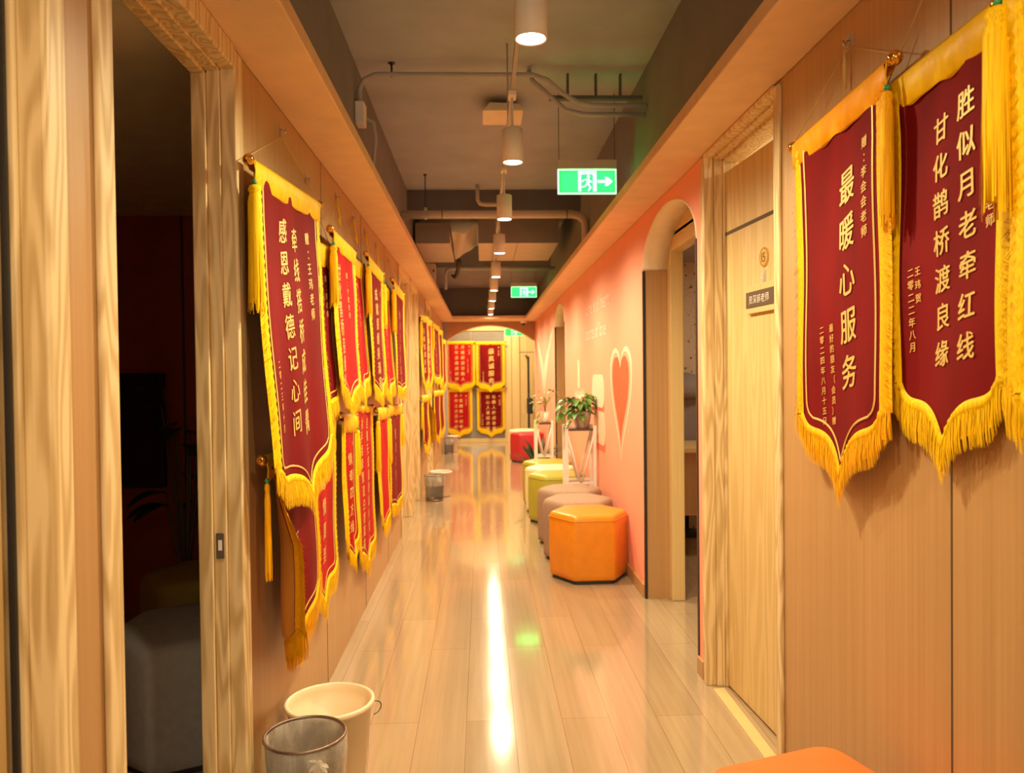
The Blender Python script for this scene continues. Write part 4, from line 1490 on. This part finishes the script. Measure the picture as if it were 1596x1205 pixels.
ottoman(0.672, 4.93, 'orange_l', 'glossy amber leather hexagonal ottoman, the nearest of the wall row', rot=0.03)
ottoman(0.668, 5.43, 'taupe', 'taupe fabric ottoman directly behind the amber one', rot=0.02, corner=0.06, edge=0.04, seams=False)
ottoman(0.664, 5.915, 'taupe', 'second taupe fabric ottoman, just in front of the taller plant stand', rot=-0.03, corner=0.06, edge=0.04, seams=False)
ottoman(0.648, 6.79, 'lime', 'lime green leather ottoman behind the taller plant stand', rot=0.0)
ottoman(0.648, 7.27, 'creml', 'cream leather ottoman between the two lime green ones', rot=0.03)
ottoman(0.65, 7.76, 'lime', 'lime green leather ottoman farther back, behind the cream one', rot=-0.02)
ottoman(0.66, 11.45, 'redl', 'red leather ottoman by the far end of the coral wall', rot=0.0)
ottoman(0.66, 12.1, 'creml', 'cream leather ottoman showing just above the red one', rot=0.0)
ottoman(0.70, 1.572, 'orange_b', 'bright orange stool in the bottom right corner of the picture', R=0.25, n=4, rot=math.radians(63), corner=0.05, edge=0.02, group='stools near the camera', seams=False, name='stool')
ottoman(-1.05, 2.80, 'greyf', 'grey fabric ottoman in the dark room on the left', R=0.30, h=0.44, corner=0.07, edge=0.05, rot=0.45, group='ottomans in the dark room', seams=False)
ottoman(-1.28, 3.55, 'olive', 'yellowish ottoman in the dark room behind the grey one', R=0.27, h=0.44, corner=0.07, edge=0.05, rot=0.2, group='ottomans in the dark room', seams=False)

# dark room contents
r = thing('television', (-2.15, 4.33, 1.0), 'black flat screen on the dark red wall of the left room', 'television')
MB().box(-2.65, -1.75, 4.315, 4.352, 0.70, 1.33, 0.005).build('frame', M['dark'], r)
MB().box(-2.63, -1.77, 4.311, 4.3155, 0.72, 1.31).build('screen', M['tv'], r)


def leaf(mb, base, d, length, width, droop=0.3, up=Vector((0, 0, 1)), heart=False):
    base, d = Vector(base), Vector(d).normalized()
    side = d.cross(up)
    if side.length < 0.05:
        side = Vector((1, 0, 0))
    side.normalize()
    nrm = side.cross(d)
    v, f = [], []
    n = 6
    for k in range(n + 1):
        q = k / n
        w = width * (math.sin(PI * min(1, q * 0.92 + 0.08)) ** 0.8 if not heart else (1.0 - q ** 1.7) * (0.75 + 0.6 * q) * (1 if q > 0.01 else 0.7))
        if k == n:
            w = 0.0004
        c = base + d * length * q - up * droop * length * q * q
        v += [c - side * w * 0.5 + nrm * w * 0.12, c, c + side * w * 0.5 + nrm * w * 0.12]
        if k:
            a = 3 * k
            f += [(a - 3, a, a + 1, a - 2), (a - 2, a + 1, a + 2, a - 1)]
    mb.add(v, f)


r = thing('potted_plant', (-1.56, 4.1, 0), 'dark leafy plant at the edge of the left room', 'plant', 'potted plants')
MB().lathe((-1.56, 4.1, 0), [(0.0005, 0.001), (0.09, 0.001), (0.12, 0.24), (0.125, 0.26), (0.105, 0.26), (0.1, 0.22), (0.0005, 0.22)], 24).build('pot', M['dark'], r)
mb, ms = MB(), MB()
rn = random.Random(3)
for k in range(14):
    a = rn.random() * 2 * PI
    h = 0.6 + 0.75 * rn.random()
    p = Vector((-1.56 + 0.10 * math.cos(a), 4.08 + 0.08 * math.sin(a), h))
    ms.tube([(-1.56, 4.1, 0.2), p], 0.005, 5)
    leaf(mb, p, (math.cos(a), math.sin(a) * 0.8, 0.2), 0.2, 0.11, 0.5)
mb.build('leaves', M['leaf_dark'], r)
ms.build('stems', M['stem'], r)

# study behind the first arch
r = thing('writing_desk', (1.75, 5.6, 0), 'low wooden desk seen through the arch beside door 15', 'desk')
MB().box(1.3, 2.3, 5.3, 5.9, 0.74, 0.775, 0.004).build('desk_top', M['ash_plain'], r)
MB().box(1.33, 2.27, 5.33, 5.36, 0.30, 0.74).build('front_panel', M['panel'], r)
for (x, y) in ((1.33, 5.36), (2.23, 5.36), (1.33, 5.83), (2.23, 5.83)):
    MB().box(x, x + 0.04, y, y + 0.04, 0, 0.74).build('leg', M['dark'], r)
r = thing('office_chair', (1.75, 6.02, 0), 'dark grey chair back above the desk seen through the arch', 'chair')
MB().lathe((1.62, 6.08, 1.15), [(0.0005, 0.15), (0.08, 0.13), (0.14, 0.06), (0.15, 0.0), (0.12, -0.05), (0.0005, -0.06)], 20).build('headrest', M['foam_dark'], r)
MB().box(1.45, 1.8, 6.05, 6.11, 0.55, 1.1, 0.02).build('backrest', M['foam_dark'], r)
MB().box(1.42, 1.83, 6.0, 6.28, 0.45, 0.52, 0.02).build('seat', M['foam_dark'], r)
MB().tube([(1.62, 6.14, 0.45), (1.62, 6.14, 0.05)], 0.03, 10).build('post', M['dark'], r)
MB().lathe((1.62, 6.14, 0), [(0.0005, 0.05), (0.15, 0.02), (0.15, 0.0), (0.0005, 0.0)], 20).build('base', M['dark'], r)

# ------------------------------------------------------------------ plant stands and plants


def plant_stand(x, y, h, w, d, label):
    r = thing('plant_stand', (x, y, 0), label, 'plant stand', 'white framed plant stands')
    x0, x1, y0, y1 = x - w / 2, x + w / 2, y - d / 2, y + d / 2
    b = 0.012
    MB().box(x0, x1, y0, y1, h - 0.03, h - 0.012, 0.002).build('shelf', M['shelf'], r)
    for (a, c) in ((x0, y0), (x1, y0), (x0, y1), (x1, y1)):
        MB().box(a - b, a + b, c - b, c + b, 0, h + 0.01, 0.002).build('leg', M['white'], r)
    for c in (y0, y1):
        for sx in (x0, x1):
            MB().tube([(sx, c, h - 0.03), (x + (0.006 if sx > x else -0.006), c, 0.42)], 0.009, 6).build('brace', M['white'], r)
        MB().box(x0, x1, c - 0.006, c + 0.006, 0.41, 0.43).build('crossbar', M['white'], r)
    return r


plant_stand(0.787, 6.28, 0.868, 0.225, 0.22, 'taller white plant stand carrying the concrete pot behind the taupe ottomans')
plant_stand(0.655, 8.27, 0.79, 0.17, 0.18, 'smaller white plant stand carrying the white pot farther down the corridor')

ZP = 0.856
r = thing('potted_plant', (0.81, 6.27, ZP), 'leafy plant in a round concrete pot on the taller white stand', 'plant', 'potted plants')
MB().lathe((0.81, 6.27, ZP), [(0.0005, 0.001), (0.055, 0.001), (0.06, 0.006), (0.079, 0.135), (0.077, 0.14), (0.07, 0.138), (0.066, 0.12), (0.0005, 0.12)], 28).build('pot', M['concrete'], r)
mb, ms = MB(), MB()
rn = random.Random(5)
for k in range(58):
    a = rn.random() * 2 * PI
    rad = 0.02 + 0.10 * rn.random()
    h = 0.15 + 0.15 * rn.random() - rad * 0.4
    p = Vector((0.80 + rad * math.cos(a) * 1.0, 6.27 + rad * math.sin(a) * 0.7, ZP + h))
    ms.tube([(0.81 + 0.02 * math.cos(a), 6.27 + 0.02 * math.sin(a), ZP + 0.115), (p + Vector((0.81, 6.27, ZP + 0.2))) / 2 + Vector((0, 0, 0.02)), p], 0.0022, 5)
    leaf(mb, p, (math.cos(a), math.sin(a) * 0.6 - 0.4, 0.1), 0.088, 0.072, 0.7, heart=True)
mb.build('leaves', M['leaf'], r)
ms.build('stems', M['stem'], r)
mb = MB()
for k in range(9):
    a = 2 * PI * k / 9
    leaf(mb, (0.775, 6.17, ZP + 0.29), (math.cos(a), -0.5, math.sin(a)), 0.05, 0.035, 0.1, Vector((0, 1, 0.01)))
mb.ball((0.775, 6.165, ZP + 0.292), 0.009)
mb.build('flower', M['petal'], r)
# trailing shoot to the left
mb, ms = MB(), MB()
path = [Vector((0.77, 6.25, ZP + 0.15)), Vector((0.71, 6.2, ZP + 0.22)), Vector((0.66, 6.17, ZP + 0.23)), Vector((0.63, 6.15, ZP + 0.19)), Vector((0.625, 6.15, ZP + 0.13))]
ms.tube(path, 0.0025, 6)
for (p, dd) in ((path[1], (-0.3, -0.3, 0.5)), (path[2], (0.6, -0.2, 0.7)), (path[2], (-0.6, -0.3, 0.3)), (path[3], (-0.5, -0.4, -0.3)), (path[3], (0.3, -0.4, -0.6)), (path[4], (0.2, -0.4, -0.8)), (path[4], (-0.4, -0.4, -0.6))):
    leaf(mb, p, dd, 0.075, 0.06, 0.3, heart=True)
path2 = [Vector((0.75, 6.24, ZP + 0.14)), Vector((0.715, 6.2, ZP + 0.13)), Vector((0.705, 6.19, ZP + 0.06))]
for p in path2:
    leaf(mb, p, (-0.4, -0.5, -0.5), 0.07, 0.05, 0.3, heart=True)
ms.tube(path2, 0.0025, 6)
mb.build('trailing_leaves', M['leaf'], r)
ms.build('trailing_stems', M['stem'], r)
r = thing('glass_vase', (0.735, 6.215, ZP), 'small pale vase with a cutting beside the concrete pot', 'vase')
MB().lathe((0.735, 6.215, ZP), [(0.0005, 0.001), (0.022, 0.001), (0.028, 0.02), (0.018, 0.055), (0.014, 0.075), (0.016, 0.085), (0.013, 0.084), (0.011, 0.07)], 20).build('vase_body', M['clear'], r)
mb = MB()
for dd in ((-0.5, -0.3, 0.6), (0.3, -0.3, 0.8), (-0.1, -0.6, 0.5)):
    leaf(mb, (0.735, 6.213, ZP + 0.07), dd, 0.06, 0.03, 0.4)
mb.build('cutting', M['leaf_pale'], r)

ZP = 0.778
r = thing('potted_plant', (0.672, 8.27, ZP), 'thin branching plant in a white pot on the smaller white stand', 'plant', 'potted plants')
MB().lathe((0.672, 8.27, ZP), [(0.0005, 0.001), (0.036, 0.001), (0.042, 0.01), (0.047, 0.115), (0.042, 0.115), (0.04, 0.1), (0.0005, 0.1)], 24).build('pot', M['whitepot'], r)
mb, ms = MB(), MB()
rn = random.Random(9)
for k in range(11):
    a = rn.random() * 2 * PI
    q = Vector((0.672 + 0.15 * math.cos(a) * (0.3 + 0.7 * rn.random()), 8.27 + 0.09 * math.sin(a), ZP + 0.2 + 0.16 * rn.random()))
    ms.tube([(0.672, 8.27, ZP + 0.1), (0.672 + 0.02 * math.cos(a), 8.27, ZP + 0.2), q], 0.0025, 5)
    for j in range(5):
        b = rn.random() * 2 * PI
        leaf(mb, q + Vector((0.02 * math.cos(b), 0.01, 0.02 * math.sin(b))), (math.cos(b), -0.3, math.sin(b) * 0.6), 0.055, 0.026, 0.4)
for j in range(5):
    leaf(mb, (0.60 - 0.006 * j, 8.13, ZP + 0.12 - 0.03 * j), (-0.4 + 0.3 * (j % 2), -0.4, -0.6), 0.06, 0.03, 0.2)
ms.tube([(0.66, 8.26, ZP + 0.11), (0.61, 8.16, ZP + 0.16), (0.59, 8.13, ZP + 0.0)], 0.002, 5)
mb.build('leaves', M['leaf_pale'], r)
ms.build('stems', M['stem'], r)

r = thing('potted_fern', (0.64, 8.72, 0), 'bushy dark green fern on the floor behind the smaller plant stand', 'plant', 'potted plants')
MB().lathe((0.64, 8.72, 0), [(0.0005, 0.001), (0.07, 0.001), (0.10, 0.22), (0.105, 0.24), (0.09, 0.24), (0.085, 0.2), (0.0005, 0.2)], 24).build('pot', M['concrete'], r)
mb = MB()
rn = random.Random(12)
for k in range(44):
    a = 2 * PI * k / 44 + rn.random() * 0.2
    el = 0.5 + 1.3 * rn.random()
    d = Vector((math.cos(a) * 0.8, math.sin(a) * 0.7, el))
    leaf(mb, (0.64 + 0.03 * math.cos(a), 8.72 + 0.03 * math.sin(a), 0.2), d, 0.32 + 0.22 * rn.random(), 0.036, 0.22)
mb.build('fronds', M['leaf_dark'], r)

# ------------------------------------------------------------------ bins and buckets


def bucket(x, y, r1, r0, h, mat, label, handle=True):
    r = thing('bucket', (x, y, 0), label, 'bucket', 'plastic buckets')
    w = 0.004
    MB().lathe((x, y, 0), [(0.0005, 0.002), (r0 - 0.01, 0.002), (r0, 0.008), (r1 - 0.004, h - 0.014), (r1 + 0.004, h - 0.016), (r1 + 0.008, h - 0.008), (r1 + 0.006, h), (r1, h + 0.003), (r1 - 0.006, h - 0.001),
                           (r1 - 0.009, h - 0.02), (r1 - 0.012, h * 0.78), (r1 - 0.016, h * 0.775), (r0 - 0.006, 0.014), (0.0005, 0.012)], 56).build('bucket_body', M[mat], r)
    if handle:
        pts = []
        for k in range(13):
            a = PI * k / 12
            pts.append((x + (r1 + 0.006) * math.cos(a) if False else x + r1 * 0.98 + 0.022 * math.sin(a), y + 0.05 + 0.02 * math.sin(a), h - 0.03 - 0.022 * (1 - math.cos(a))))
        MB().tube(pts, 0.0016, 6).build('handle', M['rod'], r)
    return r


def mesh_bin(x, y, r1, r0, h, label, bag=True):
    r = thing('wire_mesh_bin', (x, y, 0), label, 'waste bin', 'wire mesh bins')
    MB().lathe((x, y, 0), [(r0, 0.012), (r1, h)], 64).build('mesh_wall', M['wiremesh'], r)
    MB().lathe((x, y, 0), [(0.0005, 0.004), (r0 + 0.002, 0.0), (r0 + 0.003, 0.018), (r0 - 0.002, 0.018), (r0 - 0.002, 0.006), (0.0005, 0.006)], 48).build('base_plate', M['bronze'], r)
    MB().tube([(x + r1 * math.cos(2 * PI * k / 64), y + r1 * math.sin(2 * PI * k / 64), h) for k in range(64)], 0.0045, 8, True).build('rim', M['bronze'], r)
    if bag:
        rn = random.Random(int(y * 10))
        p1, p2 = rn.random() * 6, rn.random() * 6
        wob = lambda a, z: 0.012 * math.sin(7 * a + p1 + z * 20) + 0.010 * math.sin(13 * a + p2)
        b = MB().lathe((x, y, 0), [(r0 * 0.7, 0.03), (r0 * 0.93, 0.06), (r1 * 0.93, h * 0.8), (r1 - 0.006, h - 0.006), (r1 - 0.001, h - 0.003), (r1 + 0.005, h - 0.008), (r1 + 0.005, h * 0.78), (r1 * 1.0, h * 0.6)], 72, wob=None)
        bo = MB()
        bo.v = [tuple(Vector((x, y, p[2])) + (Vector((p[0], p[1], 0)) - Vector((x, y, 0))) * (1 + (wob(math.atan2(p[1] - y, p[0] - x), p[2]) if p[2] < h * 0.97 else 0.0))) for p in b.v]
        bo.f, bo.flat = b.f, b.flat
        bg = bo.build('bin_bag', M['bag'], r, recalc=False)
        mb = MB()
        a0 = -1.05
        kx, ky = x + (r1 + 0.016) * math.cos(a0), y + (r1 + 0.016) * math.sin(a0)
        for k in range(9):
            b2 = 2 * PI * k / 9
            leaf(mb, (kx, ky, h - 0.03), (math.cos(b2) * 0.8, -0.6 + 0.1 * k % 0.5, math.sin(b2)), 0.035, 0.016, 0.1)
        mb.ball((kx, ky, h - 0.03), 0.008)
        mb.build('bag_knot', M['bag'], bg)
    return r


bucket(-0.510, 2.535, 0.138, 0.118, 0.245, 'bucket', 'cream plastic bucket by the left wall behind the near mesh bin')
mesh_bin(-0.516, 2.21, 0.113, 0.092, 0.285, 'near wire mesh bin with a clear bag, in front of the cream bucket')
mesh_bin(-0.505, 8.02, 0.105, 0.088, 0.262, 'wire mesh bin with a bag by the paired doorways')
bucket(-0.455, 8.30, 0.115, 0.105, 0.265, 'pinkbucket', 'pale pink bucket tucked behind the mesh bin by the paired doorways', False)
mesh_bin(-0.555, 12.75, 0.085, 0.075, 0.25, 'farthest wire mesh bin, low beside the arch', True)
bucket(-0.50, 13.0, 0.09, 0.08, 0.27, 'pinkbucket', 'farthest pale bucket behind the last mesh bin', False)

# dark upright stand past the arch
r = thing('coat_stand', (0.88, 14.35, 0), 'dark narrow upright stand past the far arch', 'stand')
MB().box(0.845, 0.885, 14.33, 14.37, 0.05, 1.62, 0.004).build('post', M['dark'], r)
MB().box(0.80, 0.96, 14.28, 14.42, 0, 0.05, 0.006).build('base', M['dark'], r)
MB().box(0.83, 0.94, 14.3, 14.4, 0.55, 0.85, 0.02).build('holder', M['dark'], r)
MB().tube([(0.84, 14.35, 1.6), (0.80, 14.35, 1.64)], 0.01, 6).build('peg', M['dark'], r)
